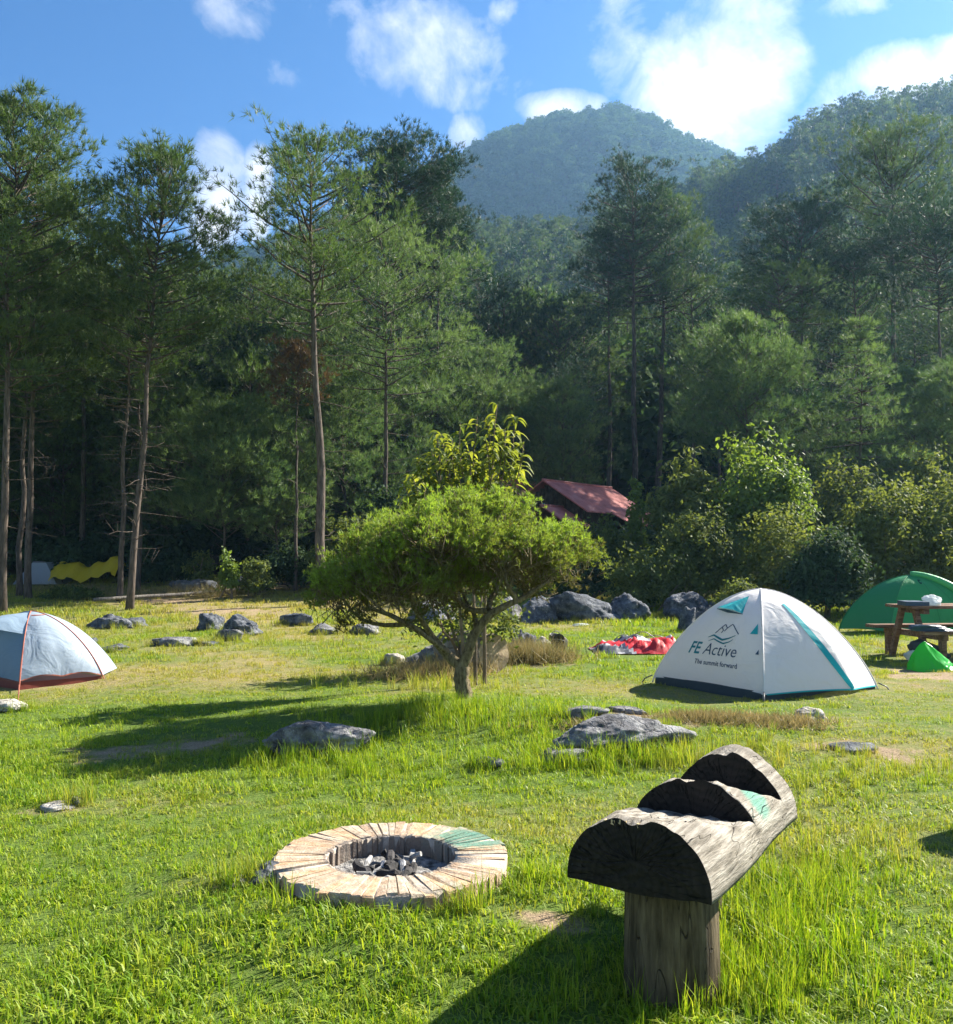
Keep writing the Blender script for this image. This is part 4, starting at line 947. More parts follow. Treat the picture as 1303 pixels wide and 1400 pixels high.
class Dome:
    """crossed-pole tent: corners (world xy, in order), apex height; faces are sheets between neighbouring poles"""
    def __init__(s, corners, h, apex_shift=(0, 0), pw=1.25, base_z=None, sag=.05, bulge=1.0):
        s.c = [np.array(c, float) for c in corners]; s.o = np.mean(s.c, 0); s.ap = s.o+np.array(apex_shift); s.h = h; s.pw = pw; s.sag = sag; s.bulge = bulge
        s.z = hz(*s.o) if base_z is None else base_z; s.vest = {}
    def pole(s, i, t):
        t = np.asarray(t, float); q = np.sin(t*math.pi/2); r = np.maximum(1-np.clip(q, 0, 1)**s.pw, 0)**.58
        xy = s.ap+(s.c[i % 4]-s.ap)*r[..., None]
        return np.concatenate([xy, (q*s.h)[..., None]], -1)-np.array([*s.o, 0])
    def face(s, i, u, t):
        u = np.asarray(u, float); t = np.asarray(t, float); A = s.pole(i, t); B = s.pole(i+1, t); P = A*(1-u[..., None])+B*u[..., None]
        d = s.c[(i+1) % 4]-s.c[i % 4]; out = np.array([d[1], -d[0]])/np.hypot(*d)
        if out@((s.c[i % 4]+s.c[(i+1) % 4])/2-s.o) < 0: out = -out
        am = s.bulge*np.sin(np.pi*u)*(.12*np.sin(np.pi*t)**1.0-s.sag*(1-t))
        am = am+.012*(fbm(np.stack([u*3, t*4, np.full_like(u, i*7.)], -1), 3)-.5)*np.sin(np.pi*u)
        if i in s.vest:
            u0, a, tt = s.vest[i]; w = np.where(u < u0, u/u0, (1-u)/(1-u0)); am = am+a*w**1.05*np.clip(1-t/tt, 0, 1)**1.25
        P = P.copy(); P[..., 0] += out[0]*am; P[..., 1] += out[1]*am
        P[..., 2] += .035*np.sin(np.pi*u)*(1-t)**6
        return P
    def sheet(s, i, u0=0, u1=1, t0=.03, t1=1, nu=24, nt=24, off=0):
        U, T = np.meshgrid(np.linspace(u0, u1, nu), np.linspace(t0, t1, nt), indexing='ij')
        P = s.face(i, U, T)
        if off: P = P+s.nrm(i, U, T)*off
        return P.reshape(-1, 3), grid_faces(nu, nt)
    def nrm(s, i, U, T):
        U = np.clip(U, .01, .985); T = np.clip(T, .01, .985)
        a = s.face(i, U+.01, T)-s.face(i, U-.01, T); b = s.face(i, U, T+.01)-s.face(i, U, T-.01)
        n = unit(np.cross(a, b)); c = s.face(i, U, T); flip = np.sum(n[..., :2]*c[..., :2], -1) < 0
        n[flip] *= -1; return n
    def strip(s, i, u, t, wid, off=.006):
        """ribbon along a path (u,t) on the face"""
        u = np.asarray(u, float); t = np.asarray(t, float); P = s.face(i, u, t); N = s.nrm(i, u, t); d = unit(np.gradient(P, axis=0)); sd = np.cross(N, d)
        w = np.broadcast_to(np.asarray(wid, float), (len(u),))[:, None]
        V = np.concatenate([P-sd*w+N*off, P+sd*w+N*off]); n = len(u); k = np.arange(n-1)
        return V, np.stack([k, k+1, n+k+1, n+k], 1)
def add(e, name, VF, mat, smooth=True, label=None):
    o = link(name, mesh_np(name, VF[0], VF[1], mat, smooth), e)
    if label: o['label'] = label
    return o
def text_on(d, i, e, name, txt, u0, t0, size, mat, shear=0, bold=0, tilt=0):
    cu = bpy.data.curves.new(name, 'FONT'); cu.body = txt; cu.size = 1; cu.shear = shear; cu.offset = bold; cu.resolution_u = 3
    to = bpy.data.objects.new(name, cu); COL.objects.link(to); dg = bpy.context.evaluated_depsgraph_get()
    me = bpy.data.meshes.new_from_object(to.evaluated_get(dg)); bpy.data.objects.remove(to)
    co = np.array([v.co for v in me.vertices])*size
    wd = np.linalg.norm(d.face(i, np.array([1.]), np.array([t0]))-d.face(i, np.array([0.]), np.array([t0])))
    hl = np.linalg.norm(d.face(i, np.array([.5]), np.array([t0+.05]))-d.face(i, np.array([.5]), np.array([t0-.05])))/.1
    U = u0+co[:, 0]/wd; T = t0+co[:, 1]/hl+tilt*co[:, 0]
    P = d.face(i, U, T)+d.nrm(i, U, T)*.005
    me.vertices.foreach_set('co', P.astype(np.float32).ravel()); me.materials.clear(); me.materials.append(mat); me.update()
    me.name = name; link(name, me, e)
    return co[:, 0].max()/wd

M['teal'] = fabric('teal_fabric', (.02, .42, .46), .3)
M['navy'] = plain('navy_print', (.02, .06, .12), (.03, .08, .15), .6)
M['tealprint'] = plain('teal_print', (.01, .16, .2), (.015, .2, .25), .6)
M['pole'] = plain('tent_pole', (.08, .08, .09), (.14, .14, .15), .4)
M['floor_dark'] = fabric('dark_floor', (.035, .055, .075), .1)
def white_tent():
    N = np.array([3.10, 10.36]); a = np.array([-.53, .848])*1.75; b = np.array([.90, .436])*1.72
    d = Dome([N+a, N, N+b, N+a+b], 1.16, (.0, -.02))
    d.vest = {1: (.62, .3, .85)}; z = d.z
    e = empty('white_dome_tent', (*d.o, z), 'white dome tent with teal zip and printed logo on the dry grass', 'tent')
    wh = fabric('white_fly', (.80, .77, .76), .24, wr=.45)
    for i in range(4): add(e, 'fly_panel', d.sheet(i, nu=34, nt=34), wh)
    for i in range(4):
        t = np.linspace(0, 1, 24); P = d.pole(i, t); P = P+unit(P-np.array([0, 0, .3]))*.002
        add(e, 'pole_sleeve', tube(P, .011, 6), wh)
    # floor tub under the fly
    cs = [(c-d.o)*.985 for c in d.c]; V = np.array([[*c, -.08] for c in cs]+[[*(c*.985), .085] for c in cs])
    add(e, 'floor_tub', (V, np.array([[k, (k+1) % 4, 4+(k+1) % 4, 4+k] for k in range(4)]+[[4, 5, 6, 7]])), M['floor_dark'], False)
    u = np.linspace(.36, .622, 30); t = np.linspace(.66, .035, 30)
    add(e, 'zip_flap', d.strip(1, u, t, .012+.028*np.sin(np.linspace(.15, 2.6, 30))), M['teal'], label='teal zip flap')
    add(e, 'hem', d.strip(1, np.linspace(.02, .98, 40), np.full(40, .03), .008), M['teal'])
    add(e, 'hem', d.strip(0, np.linspace(.02, .98, 40), np.full(40, .028), .012), M['floor_dark'])
    # vent hood near the apex
    p0, p1, p2 = [d.face(0, np.array([x]), np.array([y]))[0] for x, y in ((.18, .585), (.74, .55), (.70, .76))]
    nn = d.nrm(0, np.array([.5]), np.array([.62]))[0]; pm = d.face(0, np.array([.50]), np.array([.55]))[0]+nn*.09
    V = np.array([p0+nn*.01, pm, p1+nn*.01, p2+nn*.012, (p0+pm)/2+nn*.03, (p1+pm)/2+nn*.03])
    add(e, 'vent_hood', (V, np.array([[0, 4, 3], [4, 1, 3], [1, 5, 3], [5, 2, 3]])), M['teal'], False, 'teal vent hood')
    hood = [c for c in e.children if c.name.startswith('vent_hood')][0]
    V2 = np.array([p0, pm-nn*.075, p1, p0+nn*.008, pm-nn*.012, p1+nn*.008])
    add(hood, 'vent_mesh', (V2, np.array([[0, 1, 4, 3], [1, 2, 5, 4]])), M['navy'], False)
    for (uu, tt, w) in ((.93, .42, .035), (.955, .27, .014)):
        q = [d.face(0, np.array([uu+du]), np.array([tt+dt]))[0]+d.nrm(0, np.array([uu]), np.array([tt]))[0]*.012 for du, dt in ((-w*1.6, -w*.8), (w*.7, -w*.8), (w*.8, w*1.5))]
        add(e, 'tie_tab', (np.array(q), np.array([[0, 1, 2]])), M['teal'] if w > .02 else M['navy'], False)
    for k, (uu, tt) in enumerate(((0, 0), (1, 0))):
        pass
    # printed logo
    w1 = text_on(d, 0, e, 'print_lettering', 'FE', .23, .225, .2, M['tealprint'], bold=.02)
    w2 = text_on(d, 0, e, 'print_lettering', 'Active', .23+w1+.035, .225, .2, M['navy'], shear=.25, bold=-.004)
    text_on(d, 0, e, 'print_lettering', 'The summit forward', .23+w1*.85, .155, .08, M['navy'], bold=.012)
    for (pts, w) in (([(.40, .345), (.46, .365), (.52, .35), (.58, .335), (.65, .35), (.72, .375)], .012), ([(.42, .318), (.48, .338), (.54, .322), (.60, .31), (.66, .325), (.70, .345)], .009)):
        q = np.array(pts); s = np.linspace(0, 5, 24); add(e, 'print_wave', d.strip(0, np.interp(s, range(6), q[:, 0]), np.interp(s, range(6), q[:, 1]), w*np.sin(np.linspace(.25, 2.9, 24))), M['tealprint'])
    for pts in ([(.47, .38), (.56, .455), (.60, .425), (.575, .40)], [(.60, .425), (.655, .46), (.73, .40), (.75, .385)], [(.53, .43), (.56, .405), (.545, .385)]):
        q = np.array(pts); n = len(q); s = np.linspace(0, n-1, 14); add(e, 'print_peak', d.strip(0, np.interp(s, range(n), q[:, 0]), np.interp(s, range(n), q[:, 1]), .006), M['navy'])
    for i in (0, 1, 2):   # corner pegs
        c = d.pole(i, np.array([0.]))[0]; ou = unit(np.array([c[0], c[1], 0])); add(e, 'peg', tube(np.array([c+ou*.16+[0, 0, -.05], c+ou*.09+[0, 0, .05], c+[0, 0, .09]]), .008, 5), M['pole'])
white_tent()
def grey_tent():
    N = GP(26, 944); Rr = GP(143, 928); N = np.array(N.xy); Rr = np.array(Rr.xy)
    b = Rr-N; b = b/np.hypot(*b)*1.02; a = np.array([-b[1], b[0]]); a = a/np.hypot(*a)*1.25; a = a+np.array([-.45, 0])
    d = Dome([N+a, N, N+b, N+a+b], .9, (.0, -.05), 1.3, sag=.0, bulge=.7)
    d.vest = {2: (.28, .5, .95)}; z = d.z
    e = empty('grey_blue_tent', (*d.o, z), 'small grey blue dome tent with orange piping beside the pines', 'tent')
    f1 = fabric('grey_blue_fly', (.36, .44, .53), .3, .45, .6); f2 = fabric('slate_blue_fly', (.13, .21, .30), .12, .5, .4); orange = fabric('orange_piping', (.42, .13, .08), .1); red = fabric('red_brown_floor', (.2, .045, .03), .1)
    for i in range(4):
        mt = f2 if i == 0 else f1
        VF = d.sheet(i, nu=30, nt=26, t0=.06)
        if i == 1:   # scalloped hem lifted between the pegs
            V = VF[0].reshape(30, 26, 3); V[..., 2] += (.05*np.abs(np.sin(np.linspace(0, 2*np.pi, 30)))[:, None])*(1-np.linspace(0, 1, 26)[None])**3
        add(e, 'fly_panel', VF, mt)
    for i in (1, 2, 0):
        P = d.pole(i, np.linspace(0, 1, 24)); add(e, 'pole_sleeve', tube(P+unit(P)*.004, .007, 6), orange if i else f2)
    add(e, 'piping', d.strip(1, np.linspace(.12, .88, 20), np.full(20, .80), .009), orange)
    add(e, 'piping', d.strip(1, np.linspace(.02, .98, 40), np.full(40, .065)+.028*np.abs(np.sin(np.linspace(0, 2*np.pi, 40))), .007), orange)
    cs = [(c-d.o)*.98 for c in d.c]; V = np.array([[*c, -.06] for c in cs]+[[*(c*.98), .075] for c in cs])
    add(e, 'floor_tub', (V, np.array([[k, (k+1) % 4, 4+(k+1) % 4, 4+k] for k in range(4)]+[[4, 5, 6, 7]])), red, False)
    # raised awning on the far-left panel
    A, B = d.pole(1, np.array([.5, .9])); C = d.pole(0, np.array([.5]))[0]; tip = (A+C)/2+np.array([-.25, -.28, .1])
    n = 10; rows = []
    for k in range(n):
        s = k/(n-1); top = B*(1-s)+d.pole(0, np.array([.9]))[0]*s; lo = A*(1-s)+C*s; lo = lo+(tip-(A+C)/2)*math.sin(math.pi*s); rows += [top, (top+lo)/2+np.array([0, 0, .05]), lo]
    add(e, 'awning', (np.array(rows), grid_faces(n, 3)), fabric('awning_blue', (.34, .45, .56), .3, .45))
    # orange guy line with its peg
    q = d.pole(1, np.array([.42]))[0]; g0 = GP(24, 966); g = np.array([g0.x-d.o[0], g0.y-d.o[1], g0.z-z]); add(e, 'guy_line', tube(np.array([q, q*.4+g*.6+[0, 0, -.02], g]), .004, 5), orange)
    c = d.pole(1, np.array([0.]))[0]; add(e, 'guy_line', tube(np.array([c+[0, 0, .05], g]), .006, 5), orange)
grey_tent()
def green_tent():
    z = 19.2; cx = (1245-651.5)/1303*19.2
    c = [(cx-1.42, 19.35), (cx-.75, 18.5), (cx+1.35, 18.75), (cx+.8, 20.3)]
    d = Dome(c, 1.14, (-.05, -.1), 1.5, sag=.02, bulge=.5)
    e = empty('green_tent', (*d.o, d.z), 'green dome tent pitched under the shrubs behind the picnic table', 'tent')
    g1 = fabric('green_fly', (.045, .33, .12), .32, .5, .6); g2 = fabric('deep_green_fly', (.035, .25, .1), .3, .5, .4); g3 = fabric('light_green_fly', (.09, .42, .18), .3, .5, .5)  # the lightest green is a sunlit copy, sunlight put into its colour
    for i, mt in enumerate((g2, g1, g1, g3)): add(e, 'fly_panel', d.sheet(i, nu=26, nt=24), mt)
    for i in range(4): P = d.pole(i, np.linspace(0, 1, 20)); add(e, 'pole_sleeve', tube(P+unit(P)*.004, .012, 6), g2)
    for u in (.5, .74): add(e, 'seam', d.strip(1, np.full(20, u), np.linspace(.05, .9, 20), .006), g2)
    P = d.pole(2, np.linspace(.3, 1, 20)); add(e, 'porch_arch', tube(P+unit(P)*.03, np.linspace(.10, .05, 20), 8), g3)
    t_ = np.linspace(.3, 6.0, 20); add(e, 'print_mark', d.strip(1, .43+.022*np.cos(t_), .70+.045*np.sin(t_), .012), plain('dark_green_print', (.01, .07, .05)))
green_tent()
def back_tents():
    f = fabric('pale_tent_fabric', (.36, .4, .43), .3)
    p = on_ground(58, 31.6); e = empty('pale_ridge_tent', p, 'pale grey ridge tent in the shade of the pines', 'tent')
    w, h = .72, .72; V = np.array([[-w, -.5, 0], [w, -.5, 0], [w, .9, 0], [-w, .9, 0], [-.2, -.2, h], [.22, -.2, h], [.22, .7, h], [-.2, .7, h]])
    add(e, 'fly', (V, np.array([[0, 1, 5, 4], [1, 2, 6, 5], [2, 3, 7, 6], [3, 0, 4, 7], [4, 5, 6, 7]])), f, False)
    add(e, 'ridge_seam', tube(np.array([[-.2, -.21, h+.01], [.22, -.21, h+.01]]), .02, 5), M['pole'])
    p0, p1 = PX(75, 778, 31.5), PX(166, 770, 31.0); n, k = 26, 10; rng = np.random.default_rng(4); V = []
    b = on_ground(118, 31.4)
    for i in range(n):
        s = i/(n-1); c = np.array(p0.lerp(p1, s)); c[2] += .1*math.sin(s*9)+.06*math.sin(s*23)
        for j in range(k):
            q = j/(k-1); V.append([c[0]+rng.normal(0, .015), c[1]-.5+1.1*q, c[2]+.1+.2*math.sin(q*3.14)-.5*(1-q)**2-(.3*q*q)+rng.normal(0, .02)])
    V = np.array(V)-np.array(b)
    e = empty('yellow_tarpaulin', b, 'crumpled yellow tarpaulin slung over stones under the pines', 'tarpaulin')
    add(e, 'sheet', (V, grid_faces(n, k)), fabric('yellow_tarp', (.62, .46, .02), .3, .4, .6))
    for s in (.08, .5, .93):
        c = np.array(p0.lerp(p1, s))-np.array(b); add(e, 'prop_stick', tube(np.array([[c[0], c[1]+.2, -.1], [c[0]+.03, c[1]+.1, c[2]+.05]]), .025, 6), M['pine_bark'])
back_tents()
def collapsed_tent():
    rng = np.random.default_rng(8); p0 = GP(812, 892); p1 = GP(938, 892); b = (p0+p1)/2; wx = (p1-p0).length
    e = empty('collapsed_tent', b, 'collapsed red and grey tent lying on the lawn beside the white tent', 'tent')
    red = fabric('red_fabric', (.5, .02, .03), .2, .5, .6); gr = fabric('light_grey_fabric', (.42, .42, .45), .25, .5, .6); dk = fabric('dark_grey_fabric', (.06, .065, .08), .1, .5, .6)
    cells = {'red_panel': [], 'grey_panel': [], 'dark_panel': []}; n, k = 44, 18
    X, Y = np.meshgrid(np.linspace(-wx/2, wx/2, n), np.linspace(-.45, .75, k), indexing='ij')
    edge = sstep(0, .2, 1-np.abs(X)/(wx/2))*sstep(-.5, -.2, Y)*(1-sstep(.45, .8, Y))
    Z = .015+edge*(.05+.24*np.abs(fbm2(X, Y, 4.2, 4, 2.)-.45)*2.2+.05*fbm2(X, Y, 11, 2))
    X = X+.06*(fbm2(X, Y, 5, 2, 4.)-.5); Y = Y+.12*(fbm2(X, Y, 4, 2, 7.)-.5)
    V = np.stack([X, Y, Z], -1).reshape(-1, 3); F = grid_faces(n, k); cen = V[F].mean(1)
    q = fbm2(cen[:, 0]+cen[:, 1]*.8, cen[:, 1]*.4, 3.2, 2, 6.); right = cen[:, 0]/wx
    sel = np.where(q+right*.35 > .56, 0, np.where(q+right*.3 > .46, 1, 2))
    for i, (nm, mt) in enumerate((('red_panel', red), ('grey_panel', gr), ('dark_panel', dk))):
        f = F[sel == i]
        if len(f):
            u, inv = np.unique(f, return_inverse=True); add(e, nm, (V[u], inv.reshape(f.shape)), mt)
    for (x0, x1, h, yy) in ((-.25, .45, .27, .25), (-.05, .7, .2, .45), (-.45, .1, .2, .5)):
        t = np.linspace(0, 1, 14); P = np.stack([x0+(x1-x0)*t, yy+.2*t, .03+h*np.sin(np.pi*t)], 1); add(e, 'bent_pole', tube(P, .007, 5), M['pole'])
collapsed_tent()

# ------------------------------------------------------------------ picnic table and what lies by it
def picnic_table():
    Y = 14.0; x0 = (1243-651.5)/1303*Y; g = hz(x0+.5, Y); rz = R(6)
    e = empty('picnic_table', (x0, Y, g), 'brown wooden picnic table with fixed benches in front of the green tent', 'table', rz=rz)
    wd = wood_grain('table_wood', (.12, .07, .045), (.28, .17, .11), (2, 14, 14))
    for k in range(5): add(e, 'top_plank', box((.85, .0+k*.15, .79), (1.74+RNG.normal(0, .01), .142, .045), 0, .002), wd, False)
    for s in (-1, 1):
        yb = .3+s*.68
        for k in range(2): add(e, 'bench_plank', box((.85, yb+(k-.5)*.15, .45), (1.9, .14, .045), 0, .002), wd, False)
    for x in (.22, 1.48):
        add(e, 'top_beam', box((x, .3, .735), (.08, .7, .09)), wd, False); add(e, 'bench_beam', box((x+.005, .3, .385), (.075, 1.6, .085)), wd, False)
        for s in (-1, 1):
            V, F = box((0, 0, 0), (.07, .09, .86)); V[:, 1] += -s*V[:, 2]*.42; V = V+np.array([x-.08, .3+s*.34, .36]); add(e, 'leg', (V, F), wd, False)
            V, F = box((x, .3+s*.72, .17), (.075, .09, .5)); add(e, 'leg', (V, F), wd, False)
    def lump(name, loc, size, mat, seed, label, cat, peak=0, sub=4, rough=.25, cuts=9):
        o = rock(name, loc, size, seed, label, mat=mat, sub=sub, sink=.06, cuts=cuts, rough=rough, cat=cat); return o
    M['white_bag'] = fabric('thin_white_plastic', (.75, .8, .8), .5, .3, .8); M['green_bag'] = fabric('green_plastic', (.05, .5, .06), .45, .25, .9)
    M['dark_cloth'] = fabric('dark_cloth', (.03, .035, .045), .05, .7, .8); M['blue_cloth'] = fabric('dark_blue_cloth', (.04, .07, .12), .05, .5, .5)
    def on(x, y, z):
        return (x0+x*math.cos(rz)-y*math.sin(rz), Y+x*math.sin(rz)+y*math.cos(rz), g+z)
    lump('plastic_bag', on(.42, .12, .815), (.3, .24, .16), 'white_bag', 61, 'thin white plastic bag on the picnic table', 'bag')
    o = link('tray', mesh_np('tray', *box((0, 0, .03), (.34, .3, .06), 0, .004), M['blue_cloth']), None, on(.1, .1, .813)); tag(o, 'dark flat tray on the end of the picnic table', 'tray')
    lump('folded_cloth', on(.1, -.38, .475), (.42, .24, .09), 'blue_cloth', 63, 'dark blue folded cloth on the picnic bench', 'cloth')
    lump('backpack', on(.12, -.15, 0), (.42, .3, .3), 'dark_cloth', 64, 'dark bag lying under the picnic bench', 'bag')
    lump('plastic_bag', on(-.12, -.2, 0), (.18, .16, .18), 'white_bag', 65, 'crumpled white bag beside the dark bag on the ground', 'bag')
    # green sack with a knotted peak
    p = GP(1282, 918); rng = np.random.default_rng(2); n, k = 30, 16; V = []
    for i in range(k):
        s = i/(k-1)
        for j in range(n):
            a = j*2*math.pi/n; r = (1-s)**.8*(1+.12*math.sin(3*a+2)+.09*math.sin(5*a+s*4)+.05*math.sin(11*a+s*9)); V.append([.34*r*math.cos(a)-.1*s*(1-s)-.1*s, .24*r*math.sin(a), .40*s**1.05+rng.normal(0, .003)])
    i = np.arange(k-1)[:, None]*n; j = np.arange(n)[None]; F = np.stack([i+j, i+(j+1) % n, i+n+(j+1) % n, i+n+j], -1).reshape(-1, 4)
    o = link('plastic_sack', mesh_np('plastic_sack', np.array(V), F, M['green_bag'], True), None, (p.x, p.y+.15, hz(p.x, p.y+.15)-.01)); tag(o, 'bright green plastic sack standing in front of the picnic table', 'bag')
    # litter on the lawn
    p = GP(795, 856); lump('paper_scrap', (p.x, p.y, p.z), (.24, .12, .06), 'white_bag', 66, 'small white scrap lying on the lawn before the boulders', 'litter', sub=3)
picnic_table()
def pot(px, py, r, label, tilt, rz):
    p = GP(px, py); n = 20; pr = [(0, 0), (r*.9, 0), (r, r*.15), (r*.98, r*1.3), (r*1.05, r*1.34), (r*.93, r*1.32), (r*.9, r*.2), (0, r*.15)]
    th = np.arange(n)*2*math.pi/n; V = np.array([[a*math.cos(t), a*math.sin(t), z] for a, z in pr for t in th]); i = np.arange(len(pr)-1)[:, None]*n; j = np.arange(n)[None]
    F = np.stack([i+j, i+(j+1) % n, i+n+(j+1) % n, i+n+j], -1).reshape(-1, 4)
    e = empty('cooking_pot', (p.x, p.y, hz(p.x, p.y)+r*.75*math.sin(tilt)), label, 'pot', rz=rz); e.rotation_euler.x = tilt
    add(e, 'pot_body', (V, F), plain('sooty_pot', (.02, .02, .02), (.1, .1, .1), .5, metal=.3))
    add(e, 'handle', tube(np.array([[r*math.cos(t)*1.02, 0, r*1.2+r*.9*math.sin(t)] for t in np.linspace(0, math.pi, 10)]), .006, 5), M['pole'])
pot(768, 887, .12, 'dark open pot tipped over by the pale stone', 1.2, -.5)
pot(757, 880, .1, 'second dark pot beside the tipped one', .3, .6)

# ------------------------------------------------------------------ cabin
def cabin():
    A = PX(742, 656, 38); B = PX(836, 661, 42.5); B.z = A.z; d = (B-A); L = math.hypot(d.x, d.y); ang = math.atan2(d.y, d.x)
    g = hz(A.x, A.y); e = empty('cabin', (A.x, A.y, g), 'wooden cabin with faded red metal roofs half hidden by shrubs', 'cabin', rz=ang)
    m, t = newmat('red_metal_roof'); co = t('ShaderNodeTexCoord').outputs['Object']
    wv_ = t('ShaderNodeTexWave', {'Vector': co, 'Scale': 2.6, 'Distortion': 0.}, bands_direction='X').outputs[1]; n = t('ShaderNodeTexNoise', {'Vector': co, 'Scale': 2.5, 'Detail': 7.0}).outputs[0]
    c = t.ramp(n, [(.3, (.36, .08, .07)), (.55, (.52, .15, .13)), (.75, (.56, .26, .22))]); bm_ = t('ShaderNodeBump', {'Height': wv_, 'Strength': .6, 'Distance': .04}).outputs[0]
    finish(t, t('ShaderNodeBsdfPrincipled', {'Base Color': c, 'Roughness': .5, 'Normal': bm_}).outputs[0]); roof = m
    wall = wood_grain('cabin_boards', (.06, .04, .028), (.14, .1, .07), (5, 5, 2)); zr = A.z-g
    def gable(x0, x1, yc, half, zr, drop, nm='roof'):
        for s in (-1, 1):
            V = np.array([[x0, yc, zr], [x1, yc, zr], [x1, yc+s*half, zr-drop], [x0, yc+s*half, zr-drop]]); V = np.concatenate([V, V-np.array([0, 0, .05])])
            add(e, nm, (V, np.array([[0, 1, 2, 3], [7, 6, 5, 4], [0, 4, 5, 1], [1, 5, 6, 2], [2, 6, 7, 3], [3, 7, 4, 0]])), roof, False)
        add([c for c in e.children if c.name.startswith(nm)][-1], 'ridge_cap', tube(np.array([[x0-.02, yc, zr+.01], [x1+.02, yc, zr+.01]]), .05, 6), roof)
    gable(0, L, 0, 2.05, zr, 1.3)
    # boards of the gable end and walls, one by one
    for k in range(16):
        y = -1.6+k*.2+.1; h = zr-.12-abs(y)*.634
        add(e, 'board', box((.45, y, h/2), (.04, .19, h)), wall, False)
    for s in (-1, 1):
        for k in range(18): add(e, 'board', box((.45+.24*k, s*1.72, (zr-1.25)/2), (.23, .04, zr-1.25)), wall, False)
    add(e, 'board', box((L-.2, 0, (zr-1.3)/2), (.04, 3.3, zr-1.3)), wall, False)
    # lean-to at the back of the slope, porch gable in front
    V = np.array([[L*.35, -1.9, zr-1.22], [L+.9, -1.9, zr-1.22], [L+1.1, -3.0, zr-1.8], [L*.35, -3.0, zr-1.8]]); V = np.concatenate([V, V-np.array([0, 0, .05])])
    add(e, 'lean_to_roof', (V, np.array([[0, 3, 2, 1], [4, 5, 6, 7], [3, 7, 6, 2], [0, 4, 7, 3], [2, 6, 5, 1]])), roof, False)
    gable(-1.3, .3, -.75, 1.25, zr-1.1, .75, 'porch_roof')
    for y in (-1.85, .35): add(e, 'porch_post', box((-1.15, y, (zr-1.85)/2), (.1, .1, zr-1.85)), wall, False)
    gable(1.0, 4.2, 2.9, 1.5, zr+.25, 1.0, 'wing_roof')
    for k in range(12): add(e, 'board', box((1.2+.24*k, 1.75, (zr-.5)/2), (.23, .05, zr-.5)), wall, False)
    for k in range(12): y = 1.8+k*.2; add(e, 'board', box((1.25, y, (zr-.75)/2), (.05, .19, zr-.75-.0*k)), wall, False)
    wn = add(e, 'window', box((.42, .5, zr-2.0), (.05, .7, .6)), plain('dark_window', (.01, .012, .015), (.02, .02, .025), .2), False)
    add(wn, 'window_frame', box((.425, .5, zr-2.34), (.09, .85, .06)), wall, False)
cabin()

# ------------------------------------------------------------------ stand-in stump added outside the right edge so its shadow falls into the picture
p = on_ground(1385, 5.5)
e = empty('tree_stump', p, 'weathered stump in the grass right of the log bench', 'stump')
V, F = tube(np.stack([np.zeros(6), np.zeros(6), np.linspace(-.1, .5, 6)], 1), (.25, .21, .19, .18, .18, .175), 20, False)
V = V*(1+.08*(fbm(V*5, 3)-.5))[:, None]; add(e, 'stump_body', (V, F[0]), M['log_bark'])
ring = V.reshape(6, 20, 3)[-1]; add(e, 'cut_face', (np.concatenate([ring, [ring.mean(0)]]), np.stack([np.arange(20), (np.arange(20)+1) % 20, np.full(20, 20)], 1)), M['end_grain'], False)

# ------------------------------------------------------------------ grass
def tuft(name, n, h, wd, rad, seed, lean=.45):
    rng = np.random.default_rng(seed); a = rng.uniform(0, 6.28, n); r = rad*np.sqrt(rng.random(n)); c = np.stack([r*np.cos(a), r*np.sin(a), np.zeros(n)], 1)
    b = rng.uniform(0, 6.28, n); o = np.stack([np.cos(b), np.sin(b), np.zeros(n)], 1); hh = h*rng.uniform(.45, 1.15, n)[:, None]; ln = np.abs(rng.normal(0, lean, n))[:, None]+.08
    s = np.stack([-o[:, 1], o[:, 0], np.zeros(n)], 1)*(wd*rng.uniform(.6, 1.2, n)[:, None]); tw = o*0
    up = np.array([0, 0, 1.]); m1 = c+up*hh*.5+o*hh*ln*.28; tp = c+up*hh*(1-.3*ln)+o*hh*ln*1.0
    V = np.stack([c-s, c+s, m1+s*.8, m1-s*.8, tp], 1).reshape(-1, 3); k = np.arange(n)[:, None]*5
    F4 = k+np.array([[0, 1, 2, 3]]); F3 = k+np.array([[3, 2, 4]])
    return bpy.data.objects.new(name, mesh_np(name, V, [F4, F3], M['grass'], True, {'tone': np.repeat(rng.random(n), 5)}))
def grass_field(name, bands, variants, label, seed, extra=None):
    rng = np.random.default_rng(seed); PP = []
    for (y0, y1, dens, sc) in bands:
        wmax = .62*y1+2.0; n = int(dens*2*wmax*(y1-y0)); x = rng.uniform(-wmax, wmax, n); y = rng.uniform(y0, y1, n); k = np.abs(x) < .62*y+2.0; x, y = x[k], y[k]
        s = sc*(.3+1.4*fbm2(x, y, 1.6, 4, 1.5))*rng.uniform(.65, 1.3, len(x)); PP.append(np.stack([x, y, s], 1))
    if extra is not None: PP.append(extra(rng))
    P = np.concatenate(PP); x, y, s = P.T
    so = soil(x, y); dr = dryness(x, y); keep = rng.random(len(x)) > np.clip((so-.35)*2.2, 0, .9)
    keep &= np.hypot(x+.40, y-4.57) > .58                        # not in the fire pit
    for o in bpy.data.objects:
        if o.type == 'EMPTY' and o.get('category') == 'tent':
            keep &= np.hypot(x-o.location.x, y-o.location.y) > .95
    x, y, s, dr = x[keep], y[keep], s[keep], dr[keep]
    s = s*(1-.35*dr)
    o = scatter(name, np.stack([x, y, H(x, y)-.004], 1), rng.uniform(0, 6.28, len(x)), s, variants, {'dry': np.clip(dr+rng.normal(0, .12, len(x)), 0, 1)})
    tag(o, label, 'grass')
